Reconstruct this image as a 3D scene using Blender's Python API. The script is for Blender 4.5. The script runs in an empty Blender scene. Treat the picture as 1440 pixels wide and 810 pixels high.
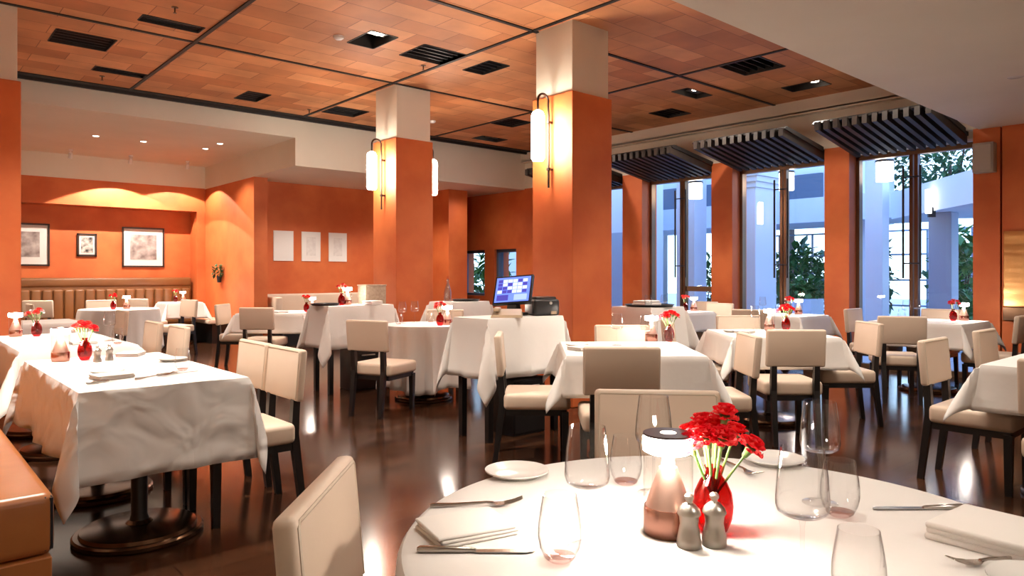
import bpy, bmesh, math, random
from mathutils import Vector, Matrix
R = math.radians
PI = math.pi
rnd = random.Random(7)
SC = bpy.context.scene
COL = SC.collection

# ------------------------------------------------------------------ materials
def new_mat(name):
    m = bpy.data.materials.new(name); m.use_nodes = True
    nt = m.node_tree; nt.nodes.clear()
    out = nt.nodes.new('ShaderNodeOutputMaterial')
    return m, nt, out

def N(nt, kind, **kw):
    n = nt.nodes.new(kind)
    for k, v in kw.items():
        setattr(n, k, v)
    return n

def principled(name, col, rough=.5, metal=0., noise=None, bump=None, spec=.5, emis=None, sheen=0., coat=0.):
    """noise = (scale, col2, detail); bump = (scale, strength, distance)"""
    m, nt, out = new_mat(name)
    p = N(nt, 'ShaderNodeBsdfPrincipled')
    nt.links.new(p.outputs[0], out.inputs[0])
    p.inputs['Base Color'].default_value = (*col, 1)
    p.inputs['Roughness'].default_value = rough
    p.inputs['Metallic'].default_value = metal
    p.inputs['Specular IOR Level'].default_value = spec
    if sheen: p.inputs['Sheen Weight'].default_value = sheen
    if coat: p.inputs['Coat Weight'].default_value = coat
    if emis:
        p.inputs['Emission Color'].default_value = (*emis[0], 1); p.inputs['Emission Strength'].default_value = emis[1]
    tc = N(nt, 'ShaderNodeTexCoord')
    if noise:
        t = N(nt, 'ShaderNodeTexNoise'); t.inputs['Scale'].default_value = noise[0]; t.inputs['Detail'].default_value = noise[2]
        nt.links.new(tc.outputs['Object'], t.inputs['Vector'])
        r = N(nt, 'ShaderNodeValToRGB')
        r.color_ramp.elements[0].position = .35; r.color_ramp.elements[1].position = .68
        r.color_ramp.elements[0].color = (*col, 1); r.color_ramp.elements[1].color = (*noise[1], 1)
        nt.links.new(t.outputs[0], r.inputs[0]); nt.links.new(r.outputs[0], p.inputs['Base Color'])
    if bump:
        t = N(nt, 'ShaderNodeTexNoise'); t.inputs['Scale'].default_value = bump[0]; t.inputs['Detail'].default_value = bump[3] if len(bump) > 3 else 3; t.inputs['Distortion'].default_value = .8 if len(bump) > 3 else 0
        nt.links.new(tc.outputs['Object'], t.inputs['Vector'])
        b = N(nt, 'ShaderNodeBump'); b.inputs['Strength'].default_value = bump[1]; b.inputs['Distance'].default_value = bump[2]
        nt.links.new(t.outputs[0], b.inputs['Height']); nt.links.new(b.outputs[0], p.inputs['Normal'])
    return m

def emission(name, col, s):
    m, nt, out = new_mat(name)
    e = N(nt, 'ShaderNodeEmission'); e.inputs[0].default_value = (*col, 1); e.inputs[1].default_value = s
    nt.links.new(e.outputs[0], out.inputs[0]); return m

def thin_glass(name, tint=(1, 1, 1), blend=.12, rough=.02, base=0.03):
    m, nt, out = new_mat(name)
    tr = N(nt, 'ShaderNodeBsdfTransparent'); tr.inputs[0].default_value = (*tint, 1)
    gl = N(nt, 'ShaderNodeBsdfGlossy'); gl.inputs['Roughness'].default_value = rough
    lw = N(nt, 'ShaderNodeLayerWeight'); lw.inputs[0].default_value = .5
    pw_ = N(nt, 'ShaderNodeMath', operation='POWER'); pw_.inputs[1].default_value = 4.
    ad = N(nt, 'ShaderNodeMath', operation='MULTIPLY_ADD'); ad.inputs[1].default_value = blend; ad.inputs[2].default_value = base; ad.use_clamp = True
    mx = N(nt, 'ShaderNodeMixShader')
    nt.links.new(lw.outputs['Facing'], pw_.inputs[0]); nt.links.new(pw_.outputs[0], ad.inputs[0]); nt.links.new(ad.outputs[0], mx.inputs[0])
    nt.links.new(tr.outputs[0], mx.inputs[1]); nt.links.new(gl.outputs[0], mx.inputs[2])
    nt.links.new(mx.outputs[0], out.inputs[0]); return m

def brick_mat(name, c1, c2, mortar, bw, bh, msize, rough, bump_s, rot=0., noise_amt=.35, spec=.5, offset=.5, var_scale=1.6):
    m, nt, out = new_mat(name)
    p = N(nt, 'ShaderNodeBsdfPrincipled'); nt.links.new(p.outputs[0], out.inputs[0])
    p.inputs['Roughness'].default_value = rough; p.inputs['Specular IOR Level'].default_value = spec
    tc = N(nt, 'ShaderNodeTexCoord'); mp = N(nt, 'ShaderNodeMapping'); mp.inputs['Rotation'].default_value = (0, 0, rot)
    nt.links.new(tc.outputs['Object'], mp.inputs[0])
    b = N(nt, 'ShaderNodeTexBrick'); b.offset = offset
    b.inputs['Color1'].default_value = (*c1, 1); b.inputs['Color2'].default_value = (*c2, 1); b.inputs['Mortar'].default_value = (*mortar, 1)
    b.inputs['Scale'].default_value = 1; b.inputs['Mortar Size'].default_value = msize
    b.inputs['Brick Width'].default_value = bw; b.inputs['Row Height'].default_value = bh
    nt.links.new(mp.outputs[0], b.inputs['Vector'])
    t = N(nt, 'ShaderNodeTexNoise'); t.inputs['Scale'].default_value = var_scale; t.inputs['Detail'].default_value = 6
    nt.links.new(mp.outputs[0], t.inputs['Vector'])
    r = N(nt, 'ShaderNodeMapRange'); r.inputs['From Min'].default_value = .3; r.inputs['From Max'].default_value = .7
    r.inputs['To Min'].default_value = 1 - noise_amt; r.inputs['To Max'].default_value = 1 + noise_amt
    nt.links.new(t.outputs[0], r.inputs[0])
    mx = N(nt, 'ShaderNodeVectorMath', operation='SCALE')
    nt.links.new(b.outputs[0], mx.inputs[0]); nt.links.new(r.outputs[0], mx.inputs['Scale'])
    nt.links.new(mx.outputs[0], p.inputs['Base Color'])
    bp = N(nt, 'ShaderNodeBump'); bp.inputs['Strength'].default_value = bump_s; bp.inputs['Distance'].default_value = .004; bp.invert = True
    nt.links.new(b.outputs['Fac'], bp.inputs['Height']); nt.links.new(bp.outputs[0], p.inputs['Normal'])
    return m

M = {}
M['orange'] = principled('orange_plaster', (.53, .105, .023), .62, noise=(1.8, (.66, .165, .042), 9), bump=(9, .12, .01))
M['plaster'] = principled('cream_plaster', (.76, .69, .57), .7, noise=(1.2, (.81, .74, .62), 4))
M['terracotta'] = brick_mat('terracotta_tiles', (.50, .185, .066), (.74, .34, .15), (.30, .10, .035), .62, .30, .004, .6, .3, noise_amt=.22)
M['wood_floor'] = brick_mat('dark_wood_floor', (.026, .0095, .0048), (.050, .0200, .0095), (.008, .004, .003), 1.5, .13, .0025, .15, .12, noise_amt=.4, spec=.30, offset=.37, var_scale=3.0)
M['black_gap'] = principled('black_strip', (.012, .009, .008), .6)
M['black_wood'] = principled('black_wood', (.010, .008, .008), .32)
M['slat'] = principled('dark_slat_wood', (.020, .014, .011), .55, noise=(12, (.032, .020, .014), 5))
M['vinyl'] = principled('cream_vinyl', (.66, .515, .395), .48, noise=(3, (.69, .545, .425), 3), bump=(14, .06, .01))
M['vinyl_seam'] = principled('cream_piping', (.58, .47, .36), .5)
M['linen'] = principled('white_linen', (.80, .76, .72), .85, bump=(7, .16, .02), sheen=.15)
M['linen_crumpled'] = principled('creased_linen', (.84, .81, .78), .85, bump=(4.6, .8, .09, 1.6), sheen=.15)
M['napkin'] = principled('napkin_linen', (.84, .79, .74), .85, bump=(30, .15, .004))
M['leather'] = principled('tan_leather', (.34, .115, .030), .36, noise=(6, (.39, .14, .04), 6), bump=(60, .06, .003))
M['brown_leather'] = principled('brown_leather', (.17, .062, .017), .42, noise=(3, (.21, .08, .022), 4))
M['black'] = principled('black_plastic', (.012, .012, .014), .35)
M['bronze'] = principled('dark_bronze', (.13, .072, .040), .28, metal=.85)
M['frame_bronze'] = principled('bronze_frame', (.20, .115, .065), .35, metal=.6)
M['dark_bronze'] = principled('blackened_bronze', (.035, .022, .016), .4, metal=.5)
M['base_metal'] = principled('polished_dark_metal', (.12, .062, .034), .22, metal=.9)
M['chrome'] = principled('brushed_steel', (.70, .66, .60), .33, metal=1.)
M['silver'] = principled('cutlery_silver', (.62, .58, .54), .2, metal=1.)
M['copper'] = principled('copper', (.80, .42, .33), .22, metal=1.)
M['copper_cone'] = principled('head_lit_copper', (.88, .60, .50), .34, metal=1.)  # copper made lighter to carry the light of the lamp head
M['lamp_cap'] = principled('lamp_cap', (.06, .03, .035), .35)
M['porcelain'] = principled('porcelain', (.85, .82, .78), .2)
def petal_mat(name, c1, c2):
    m, nt, out = new_mat(name)
    tc = N(nt, 'ShaderNodeTexCoord'); t = N(nt, 'ShaderNodeTexNoise'); t.inputs['Scale'].default_value = 60
    nt.links.new(tc.outputs['Object'], t.inputs['Vector'])
    r = N(nt, 'ShaderNodeValToRGB'); r.color_ramp.elements[0].position = .35; r.color_ramp.elements[1].position = .65
    r.color_ramp.elements[0].color = (*c1, 1); r.color_ramp.elements[1].color = (*c2, 1)
    nt.links.new(t.outputs[0], r.inputs[0])
    d = N(nt, 'ShaderNodeBsdfDiffuse'); tr = N(nt, 'ShaderNodeBsdfTranslucent'); mx = N(nt, 'ShaderNodeMixShader'); mx.inputs[0].default_value = .45
    nt.links.new(r.outputs[0], d.inputs[0]); nt.links.new(r.outputs[0], tr.inputs[0])
    nt.links.new(d.outputs[0], mx.inputs[1]); nt.links.new(tr.outputs[0], mx.inputs[2]); nt.links.new(mx.outputs[0], out.inputs[0])
    return m
M['petal'] = petal_mat('red_petal', (.90, .018, .035), (.98, .10, .10))
M['pink_petal'] = petal_mat('coral_petal', (.92, .10, .09), (.97, .24, .20))
M['white_petal'] = principled('white_petal', (.85, .83, .85), .6)
M['stem'] = principled('flower_stem', (.16, .30, .07), .5)
M['leaf'] = principled('leaf_green', (.04, .16, .035), .5, noise=(3, (.09, .24, .05), 2))
M['leaf_dark'] = principled('leaf_dark_green', (.02, .085, .03), .5, noise=(3, (.05, .15, .045), 2))
M['bark'] = principled('bark', (.07, .05, .04), .8)
M['glass'] = thin_glass('clear_glass', (.985, .985, .985), .95, .02, .04)
M['bottle_glass'] = thin_glass('bottle_glass', (.90, .92, .92), .9, .05, .12)
M['glass_base'] = thin_glass('reflection_tinted_glass', (.95, .80, .78), .6, .03, .07)  # pink tint paints a reflection into the tumbler bottoms
M['red_glass'] = thin_glass('red_glass', (.80, .075, .10), .5, .05, .07)
M['lamp_glass'] = thin_glass('lamp_tube', (.97, .95, .93), .6, .03, .03)
M['pane'] = thin_glass('window_glass', (.93, .96, .97), .5, .01, .02)
M['lamp_glow'] = emission('lamp_glow', (1., .88, .76), 150)
M['lamp_stem_glow'] = emission('lamp_stem_glow', (1., .84, .70), 7)
M['sconce_glow'] = emission('sconce_glow', (1., .88, .74), 75)
M['reflection_glow'] = emission('reflection_glow', (1., .90, .78), 9)
M['bulb'] = emission('downlight_lens', (1., .83, .66), 14)
M['ext_white'] = principled('painted_render', (.62, .66, .74), .7, noise=(.8, (.70, .73, .80), 4))
M['ext_grey'] = principled('grey_render', (.33, .38, .47), .7)
M['ext_dark'] = principled('dark_cladding', (.08, .11, .16), .5)
M['paving'] = brick_mat('pale_paving', (.42, .43, .46), (.50, .51, .54), (.3, .3, .33), .6, .6, .008, .45, .2, offset=0, noise_amt=.1)
M['paper'] = principled('white_paper', (.80, .77, .74), .7)
M['mat_board'] = principled('picture_mount', (.74, .70, .66), .7)
M['print'] = principled('grey_print', (.16, .12, .11), .6, noise=(7, (.50, .43, .40), 8))
M['print_bold'] = principled('bold_print', (.03, .025, .025), .6, noise=(13, (.72, .66, .6), 3))
M['print_faint'] = principled('faint_print', (.66, .62, .60), .7, noise=(14, (.78, .75, .72), 6))
M['picture_frame'] = principled('dark_picture_frame', (.035, .016, .012), .4)
M['wicker'] = principled('woven_beige', (.34, .25, .18), .7, noise=(40, (.44, .34, .25), 3))
M['beige_plastic'] = principled('beige_plastic', (.45, .34, .22), .45)
M['speaker'] = principled('beige_speaker_cloth', (.42, .36, .31), .7)
M['red_bell'] = principled('ruby', (.5, .01, .02), .2)

def brass_panel():
    m, nt, out = new_mat('hammered_brass')
    p = N(nt, 'ShaderNodeBsdfPrincipled'); nt.links.new(p.outputs[0], out.inputs[0])
    p.inputs['Base Color'].default_value = (.55, .30, .12, 1); p.inputs['Metallic'].default_value = 1; p.inputs['Roughness'].default_value = .3
    tc = N(nt, 'ShaderNodeTexCoord'); w = N(nt, 'ShaderNodeTexNoise'); w.inputs['Scale'].default_value = 2.2
    mp = N(nt, 'ShaderNodeMapping'); mp.inputs['Scale'].default_value = (.3, .3, 2.2)
    nt.links.new(tc.outputs['Object'], mp.inputs[0]); nt.links.new(mp.outputs[0], w.inputs['Vector'])
    b = N(nt, 'ShaderNodeBump'); b.inputs['Strength'].default_value = .3; b.inputs['Distance'].default_value = .06
    nt.links.new(w.outputs[0], b.inputs['Height']); nt.links.new(b.outputs[0], p.inputs['Normal'])
    return m
M['brass'] = brass_panel()

# ------------------------------------------------------------------ mesh builder
class MB:
    def __init__(s):
        s.v = []; s.f = []
    def add(s, vs, fs, mat=None):
        o = len(s.v)
        if mat is not None: vs = [mat @ Vector(v) for v in vs]
        s.v += [tuple(v) for v in vs]; s.f += [tuple(i + o for i in f) for f in fs]
        return s
    def box(s, x0, x1, y0, y1, z0, z1, bev=0., seg=2, mat=None):
        if bev <= 0:
            vs = [(x, y, z) for z in (z0, z1) for y in (y0, y1) for x in (x0, x1)]
            return s.add(vs, [(0, 2, 3, 1), (4, 5, 7, 6), (0, 1, 5, 4), (2, 6, 7, 3), (0, 4, 6, 2), (1, 3, 7, 5)], mat)
        bm = bmesh.new(); bmesh.ops.create_cube(bm, size=1)
        for v in bm.verts:
            v.co = Vector(((x0 + x1) / 2 + v.co.x * (x1 - x0), (y0 + y1) / 2 + v.co.y * (y1 - y0), (z0 + z1) / 2 + v.co.z * (z1 - z0)))
        bmesh.ops.bevel(bm, geom=bm.edges[:], offset=bev, segments=seg, affect='EDGES', profile=.5)
        bm.verts.index_update()
        s.add([v.co[:] for v in bm.verts], [[v.index for v in f.verts] for f in bm.faces], mat); bm.free(); return s
    def lathe(s, prof, seg=24, cx=0, cy=0, cz=0, mat=None, cap=False):
        vs = []; fs = []; n = len(prof)
        for i in range(seg):
            a = 2 * PI * i / seg
            for r, z in prof: vs.append((cx + r * math.cos(a), cy + r * math.sin(a), cz + z))
        for i in range(seg):
            j = (i + 1) % seg
            for k in range(n - 1):
                fs.append((i * n + k, j * n + k, j * n + k + 1, i * n + k + 1))
        if cap:
            fs.append([i * n for i in range(seg)][::-1]); fs.append([i * n + n - 1 for i in range(seg)])
        return s.add(vs, fs, mat)
    def tube(s, path, r, seg=10, mat=None, caps=True):
        vs = []; fs = []; P = [Vector(p) for p in path]; n = len(P)
        rr = r if isinstance(r, (list, tuple)) else [r] * n
        up = Vector((.3, .2, 1)).normalized(); prev = None
        for i, p in enumerate(P):
            t = (P[min(i + 1, n - 1)] - P[max(i - 1, 0)]).normalized()
            if prev is None:
                a = t.cross(up)
                if a.length < .1: a = t.cross(Vector((1, 0, 0)))
                a.normalize()
            else:
                a = (prev - t * prev.dot(t)).normalized()
            prev = a; b = t.cross(a)
            for k in range(seg):
                q = 2 * PI * k / seg
                vs.append(p + (a * math.cos(q) + b * math.sin(q)) * rr[i])
        for i in range(n - 1):
            for k in range(seg):
                l = (k + 1) % seg
                fs.append((i * seg + k, i * seg + l, (i + 1) * seg + l, (i + 1) * seg + k))
        if caps:
            fs.append(tuple(range(seg))[::-1]); fs.append(tuple(range((n - 1) * seg, n * seg)))
        return s.add(vs, fs, mat)
    def taper(s, x, y, z0, z1, w0, w1, x1=None, y1=None):
        x1 = x if x1 is None else x1; y1 = y if y1 is None else y1
        a, b = w0 / 2, w1 / 2
        vs = [(x - a, y - a, z0), (x + a, y - a, z0), (x + a, y + a, z0), (x - a, y + a, z0),
              (x1 - b, y1 - b, z1), (x1 + b, y1 - b, z1), (x1 + b, y1 + b, z1), (x1 - b, y1 + b, z1)]
        return s.add(vs, [(3, 2, 1, 0), (4, 5, 6, 7), (0, 1, 5, 4), (1, 2, 6, 5), (2, 3, 7, 6), (3, 0, 4, 7)])
    def build(s, name, mat, parent=None, smooth=True, loc=None, rot=None):
        me = bpy.data.meshes.new(name); me.from_pydata(s.v, [], s.f); me.update()
        mats = mat if isinstance(mat, list) else [mat]
        for m in mats: me.materials.append(m)
        if smooth:
            me.polygons.foreach_set('use_smooth', [True] * len(me.polygons))
            try: me.set_sharp_from_angle(angle=R(38))
            except Exception: pass
        o = bpy.data.objects.new(name, me); COL.objects.link(o)
        if parent is not None: o.parent = parent
        if loc is not None: o.location = loc
        if rot is not None: o.rotation_euler = rot
        return o

def tag(o, label=None, cat=None, group=None, kind=None):
    if label: o['label'] = label
    if cat: o['category'] = cat
    if group: o['group'] = group
    if kind: o['kind'] = kind
    return o

def thing(name, label, cat, loc=(0, 0, 0), rz=0., group=None):
    o = bpy.data.objects.new(name, None); COL.objects.link(o); o.empty_display_size = .1
    o.location = loc; o.rotation_euler = (0, 0, rz)
    return tag(o, label, cat, group)

KIDS = {}
def copy_tree(o, parent=None):
    c = o.copy(); COL.objects.link(c); c.parent = parent
    for ch in list(o.children): copy_tree(ch, c)
    return c

def dup(proto, loc, rz=0., label=None, group=None, rot=None, scale=None):
    c = copy_tree(proto) if proto.get('used') else proto
    proto['used'] = 1
    if 'used' in c.keys() and c is not proto: del c['used']
    c.location = loc; c.rotation_euler = rot if rot else (0, 0, rz)
    if scale: c.scale = scale
    if label: c['label'] = label
    if group: c['group'] = group
    elif 'group' in c.keys(): del c['group']
    return c

def struct(name, mb, mat, label=None, smooth=False):
    o = mb.build(name, mat, None, smooth); o['kind'] = 'structure'
    if label: o['label'] = label
    return o

# ------------------------------------------------------------------ room shell
HC = 3.65
struct('floor', MB().box(-.4, 9.9, -3, 15.1, -.05, 0), M['wood_floor'], 'dark glossy wooden plank floor')
# main terracotta ceiling with square recesses cut out: a grid of rectangles round the openings
RECESS = [  # x, y, half sizes, kind, lamp
    (1.56, 8.42, .26, .24, 0), (2.10, 7.30, .27, .095, 0), (2.14, 9.45, .27, .10, 0), (3.77, 9.56, .15, .25, 0),
    (5.15, 9.55, .26, .23, 0), (3.78, 6.44, .15, .24, 1), (4.53, 6.44, .27, .24, 0), (5.28, 6.44, .15, .24, 0),
    (7.50, 8.50, .22, .24, 0), (8.10, 9.77, .28, .15, 1), (7.54, 4.36, .28, .25, 0), (8.84, 4.36, .15, .25, 1),
    (8.07, 5.54, .28, .12, 1), (8.82, 6.44, .24, .20, 0)]
def ceiling_with_holes():
    xs = sorted(set([-.4, 9.5] + [round(v, 4) for r in RECESS for v in (r[0] - r[2], r[0] + r[2])]))
    ys = sorted(set([2.66, 10.45] + [round(v, 4) for r in RECESS for v in (r[1] - r[3], r[1] + r[3])]))
    mb = MB()
    idx = {}
    vs = []; fs = []
    def vid(x, y):
        if (x, y) not in idx: idx[(x, y)] = len(vs); vs.append((x, y, HC))
        return idx[(x, y)]
    for i in range(len(xs) - 1):
        for j in range(len(ys) - 1):
            cx, cy = (xs[i] + xs[i + 1]) / 2, (ys[j] + ys[j + 1]) / 2
            if any(abs(cx - r[0]) < r[2] and abs(cy - r[1]) < r[3] for r in RECESS): continue
            fs.append((vid(xs[i], ys[j]), vid(xs[i], ys[j + 1]), vid(xs[i + 1], ys[j + 1]), vid(xs[i + 1], ys[j])))
    mb.add(vs, fs)
    mb.box(-.4, 9.9, 2.6, 10.5, HC + .30, HC + .36)
    return mb
struct('ceiling', ceiling_with_holes(), M['terracotta'], 'terracotta tiled ceiling divided by black strips')
# dark joint strips between ceiling panels
nt_ = 1
for (x0, x1, y0, y1, lab) in [(2.42, 2.46, 2.66, 10.2, 'black joint strip in the terracotta ceiling over the tan bench'),
                               (4.80, 4.84, 2.66, 10.2, 'black joint strip in the terracotta ceiling along the sconce pillars'),
                               (7.20, 7.24, 2.66, 10.2, 'black joint strip in the terracotta ceiling towards the glass doors'),
                               (-.4, 9.5, 5.13, 5.17, 'black joint strip crossing the terracotta ceiling behind the nearer sconce pillar'),
                               (-.4, 9.5, 7.69, 7.73, 'black joint strip crossing the terracotta ceiling at the farther sconce pillar')]:
    struct('trim_%d' % nt_, MB().box(x0, x1, y0, y1, HC - .012, HC + .02), M['black_gap'], lab); nt_ += 1
struct('trim_%d' % nt_, MB().box(-.4, 9.5, 10.2, 10.5, HC - .012, HC + .04).box(-.4, 9.5, 10.32, 10.36, HC - .05, HC), M['black_gap'], 'black shadow gap between terracotta ceiling and white bulkhead'); nt_ += 1
# lower white ceiling near the camera
struct('ceiling', MB().box(-.4, 9.9, -3, 2.66, 2.94, 3.0).box(-.4, 9.9, 2.60, 2.66, 3.0, HC + .3), M['plaster'], 'smooth lower cream ceiling beside the terracotta ceiling')
# far bay ceilings and bulkhead
struct('ceiling', MB().box(-.4, 4.81, 10.5, 15.1, 3.36, 3.42).box(-.4, 4.81, 10.5, 10.56, 3.42, HC + .1), M['plaster'], 'cream ceiling of the bay with small downlights')
struct('trim_%d' % nt_, MB().box(4.81, 9.9, 10.5, 15.1, 2.93, HC + .1), M['plaster'], 'white bulkhead over the wall with three sheets'); nt_ += 1
# walls
struct('wall_left', MB().box(-.5, -.4, -3, 15.2, 0, 4), M['plaster'], 'cream plaster wall behind the tan bench')
struct('wall_rear', MB().box(-.5, 10, -3.1, -3, 0, 4), M['plaster'], 'cream plaster wall behind the camera')
nb = MB()
nb.box(-.4, 4.85, 14.6, 15.1, 2.48, 2.94)          # lintel of the alcove
nb.box(4.66, 4.85, 14.6, 15.1, 0, 2.48)
nb.box(-.4, .6, 14.6, 15.1, 0, 2.48)
nb.box(-.4, 4.85, 15.0, 15.2, 0, 2.6)
struct('wall_back', nb, M['orange'], 'orange back wall with a shallow alcove and pictures')
struct('trim_%d' % nt_, MB().box(-.4, 4.85, 14.59, 15.1, 2.94, 3.40), M['plaster'], 'cream band above the orange alcove'); nt_ += 1
pw = MB().box(4.82, 5.06, 12.15, 15.1, 0, 3.36)
pw.box(5.06, 8.4, 12.6, 12.8, 0, 2.95)
struct('wall_far', pw, M['orange'], 'orange wall carrying three white sheets')
struct('pillar', MB().box(8.4, 8.86, 11.4, 12.8, 0, 2.95), M['orange'], 'orange pier beside the low far windows')
struct('wall_niche', MB().box(8.86, 9.9, 12.75, 12.9, 0, 2.95), M['orange'], 'orange end wall by the low far windows')
# window wall, line X = 9.6 .. 9.95
ww = MB()
PIL = [(2.45, 2.72), (4.15, 4.48), (5.88, 6.24), (7.58, 8.0), (9.36, 9.7)]
ww.box(9.6, 10.0, -3, 2.43, 0, 2.95)
ww.box(9.72, 10.0, 2.42, 2.46, 0, 2.95)
for y0, y1 in PIL: ww.box(9.6, 10.0, y0, y1, 0, 2.95)
ww.box(9.6, 10.0, 9.7, 13.0, 1.77, 2.95); ww.box(9.6, 10.0, 9.7, 13.0, 0, .80)
ww.box(9.6, 10.0, 12.62, 13.0, .8, 1.77); ww.box(9.6, 10.0, 11.43, 11.75, .8, 1.77); ww.box(9.6, 10.0, 9.7, 10.75, .8, 1.77)
struct('wall_right', ww, M['orange'], 'orange window wall with pillars between the glass doors')
cn = MB()
cn.box(9.5, 9.58, 2.66, 10.5, 3.47, HC + .3); cn.box(9.5, 9.75, 2.66, 10.5, 3.45, 3.49)
cn.box(9.62, 10.0, 2.66, 10.5, 2.95, 3.47); cn.box(9.72, 10.0, 2.66, 10.5, 2.86, 2.95)
struct('trim_%d' % nt_, cn, M['plaster'], 'stepped cream cornice above the glass doors'); nt_ += 1

# free standing columns
def column(x0, x1, y0, y1, lab):
    o = struct('pillar', MB().box(x0, x1, y0, y1, 0, 2.975, .006, 1), M['orange'], lab)
    c = MB().box(x0 + .025, x1 - .025, y0 + .025, y1 - .025, 2.975, HC + .02, .004, 1).build('pillar_top', M['plaster'], o, False)
    c['label'] = 'cream upper part of the pillar'
    return o
column(4.86, 5.42, 4.65, 5.20, 'big square orange pillar with wall lamp behind the touch screen')
column(4.86, 5.42, 7.70, 8.26, 'square orange pillar with two wall lamps, farther one')
column(.39, .95, 7.70, 8.26, 'square orange pillar without lamp at the edge of the picture')
for side, z in (('left', 0),):
    struct('baseboard_' + side, MB().box(5.06, 8.4, 12.58, 12.6, 0, .1), M['orange'], 'orange skirting under the three sheets')

# ------------------------------------------------------------------ ceiling fittings
FIT = ['square black vent recess nearest the orange pillar without lamp', 'slim black slot recess in the ceiling beside the first black joint',
       'slim black slot recess in the ceiling close to the black bulkhead gap', 'small black square recess between the bulkhead gap and first joint',
       'black recess at the bulkhead gap just before the farther sconce pillar', 'lit square ceiling recess with bright reflector between the joints',
       'large dark square grille beside the joint leading to the sconce pillars', 'dark square recess between the two sconce pillars',
       'dark square recess behind the nearer sconce pillar lamp', 'slim lit slot recess near the white bulkhead behind the nearer pillar',
       'large dark square grille close to the lower cream ceiling', 'lit ceiling recess closest to the corner of cornice and cream ceiling',
       'slim lit slot recess between large grille and nearer sconce pillar', 'dark square recess next to the cornice above the glass doors']
for i, (x, y, hx, hy, lit) in enumerate(RECESS):
    t = thing('ceiling_light' if lit else 'ceiling_vent', FIT[i], 'ceiling light' if lit else 'ceiling vent', (x, y, HC))
    b = MB()
    b.box(-hx, hx, -hy, hy, .20, .22)
    for (a0, a1, c0, c1) in [(-hx - .01, -hx, -hy, hy), (hx, hx + .01, -hy, hy), (-hx, hx, -hy - .01, -hy), (-hx, hx, hy, hy + .01)]:
        b.box(a0, a1, c0, c1, -.006, .22)
    b.build('housing', M['black_gap'], t, False)
    if lit:
        r = MB()
        if hx < hy: r.box(-hx + .02, hx - .02, -hy + .02, -.01, .05, .06)
        else: r.box(.0, hx - .02, -hy + .02, hy - .02, .05, .06)
        r.build('reflector', M['chrome'], t, False)
        MB().lathe([(0, 0), (.045, 0), (.05, .012)], 20, 0, -hy * .45, .03).build('lamp_lens', M['bulb'], t)
    else:
        g = MB()
        n = 5
        for k in range(n):
            yy = -hy + (k + .5) * 2 * hy / n
            g.box(-hx, hx, yy - .006, yy + .006, .02, .07)
        g.build('grille', M['black'], t, False)
for (x, y, lab) in [(3.47, 6.57, 'white round smoke detector next to the lit ceiling recess'), (6.48, 9.22, 'white round smoke detector behind the farther sconce pillar')]:
    t = tag(MB().lathe([(0, -.035), (.03, -.035), (.05, -.02), (.055, 0)], 24, 0, 0, 0).build('smoke_detector', M['porcelain'], None, True, (x, y, HC)), lab, 'smoke detector')
sp_proto = thing('sprinkler', 'x', 'sprinkler', (0, 0, 0))
MB().lathe([(0.03, 0), (.03, -.006), (.008, -.008), (.006, -.05), (0, -.05)], 12).build('stem', M['bronze'], sp_proto)
MB().lathe([(0, -.05), (.016, -.05), (.016, -.054), (0, -.054)], 12).build('deflector', M['bronze'], sp_proto)
for (x, y, lab) in [(1.99, 6.83, 'small ceiling sprinkler beside the slim slot recess nearest the camera'), (4.68, 6.84, 'small ceiling sprinkler beside the large dark grille'),
                    (2.02, 9.78, 'small ceiling sprinkler by the slot recess at the bulkhead gap'), (4.69, 9.77, 'small ceiling sprinkler before the farther sconce pillar')]:
    dup(sp_proto, (x, y, HC), 0, lab)
dl_proto = thing('downlight', 'x', 'downlight', (0, 0, 0))
MB().lathe([(.045, 0), (.06, 0), (.06, -.006), (.045, -.006), (.040, .0)], 20).build('trim_ring', M['porcelain'], dl_proto)
MB().lathe([(0, -.003), (.043, -.003)], 20).build('lens', M['bulb'], dl_proto)
for (x, y, lab) in [(2.47, 12.37, 'small round downlight in bay ceiling nearest the unlamped pillar'), (3.14, 12.39, 'brightest small round downlight in the middle of bay ceiling'),
                    (4.10, 12.41, 'small round downlight in bay ceiling close to the bulkhead side'), (4.12, 11.78, 'faint small round downlight touching the bulkhead side')]:
    dup(dl_proto, (x, y, 3.36), 0, lab)
tag(MB().lathe([(0, -.004), (.05, -.004), (.06, 0)], 20).build('downlight', M['porcelain'], None, True, (7.3, 1.75, 2.94)), 'flush round downlight in the lower cream ceiling', 'downlight')
sl_proto = thing('spotlight', 'x', 'spotlight', (0, 0, 0))
MB().lathe([(0, 0), (.035, 0), (.035, -.03), (0, -.03)], 14).tube([(0, 0, -.03), (0, 0, -.07)], .008).build('mount', M['porcelain'], sl_proto)
MB().lathe([(.0, .05), (.025, .05), (.036, -.05), (.033, -.05)], 16, mat=Matrix.Translation((0, .02, -.095)) @ Matrix.Rotation(R(35), 4, 'X')).build('lamp_head', M['porcelain'], sl_proto)
MB().lathe([(0, -.045), (.033, -.045)], 16, mat=Matrix.Translation((0, .02, -.095)) @ Matrix.Rotation(R(35), 4, 'X')).build('lens', M['bulb'], sl_proto)
for (x, y, lab) in [(2.42, 13.98, 'adjustable white spotlight above the alcove nearest the unlamped pillar'), (3.34, 13.98, 'adjustable white spotlight above the middle of the alcove'),
                    (4.30, 13.98, 'adjustable white spotlight above the alcove beside the bay corner')]:
    dup(sl_proto, (x, y, 3.36), 0, lab)

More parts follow.
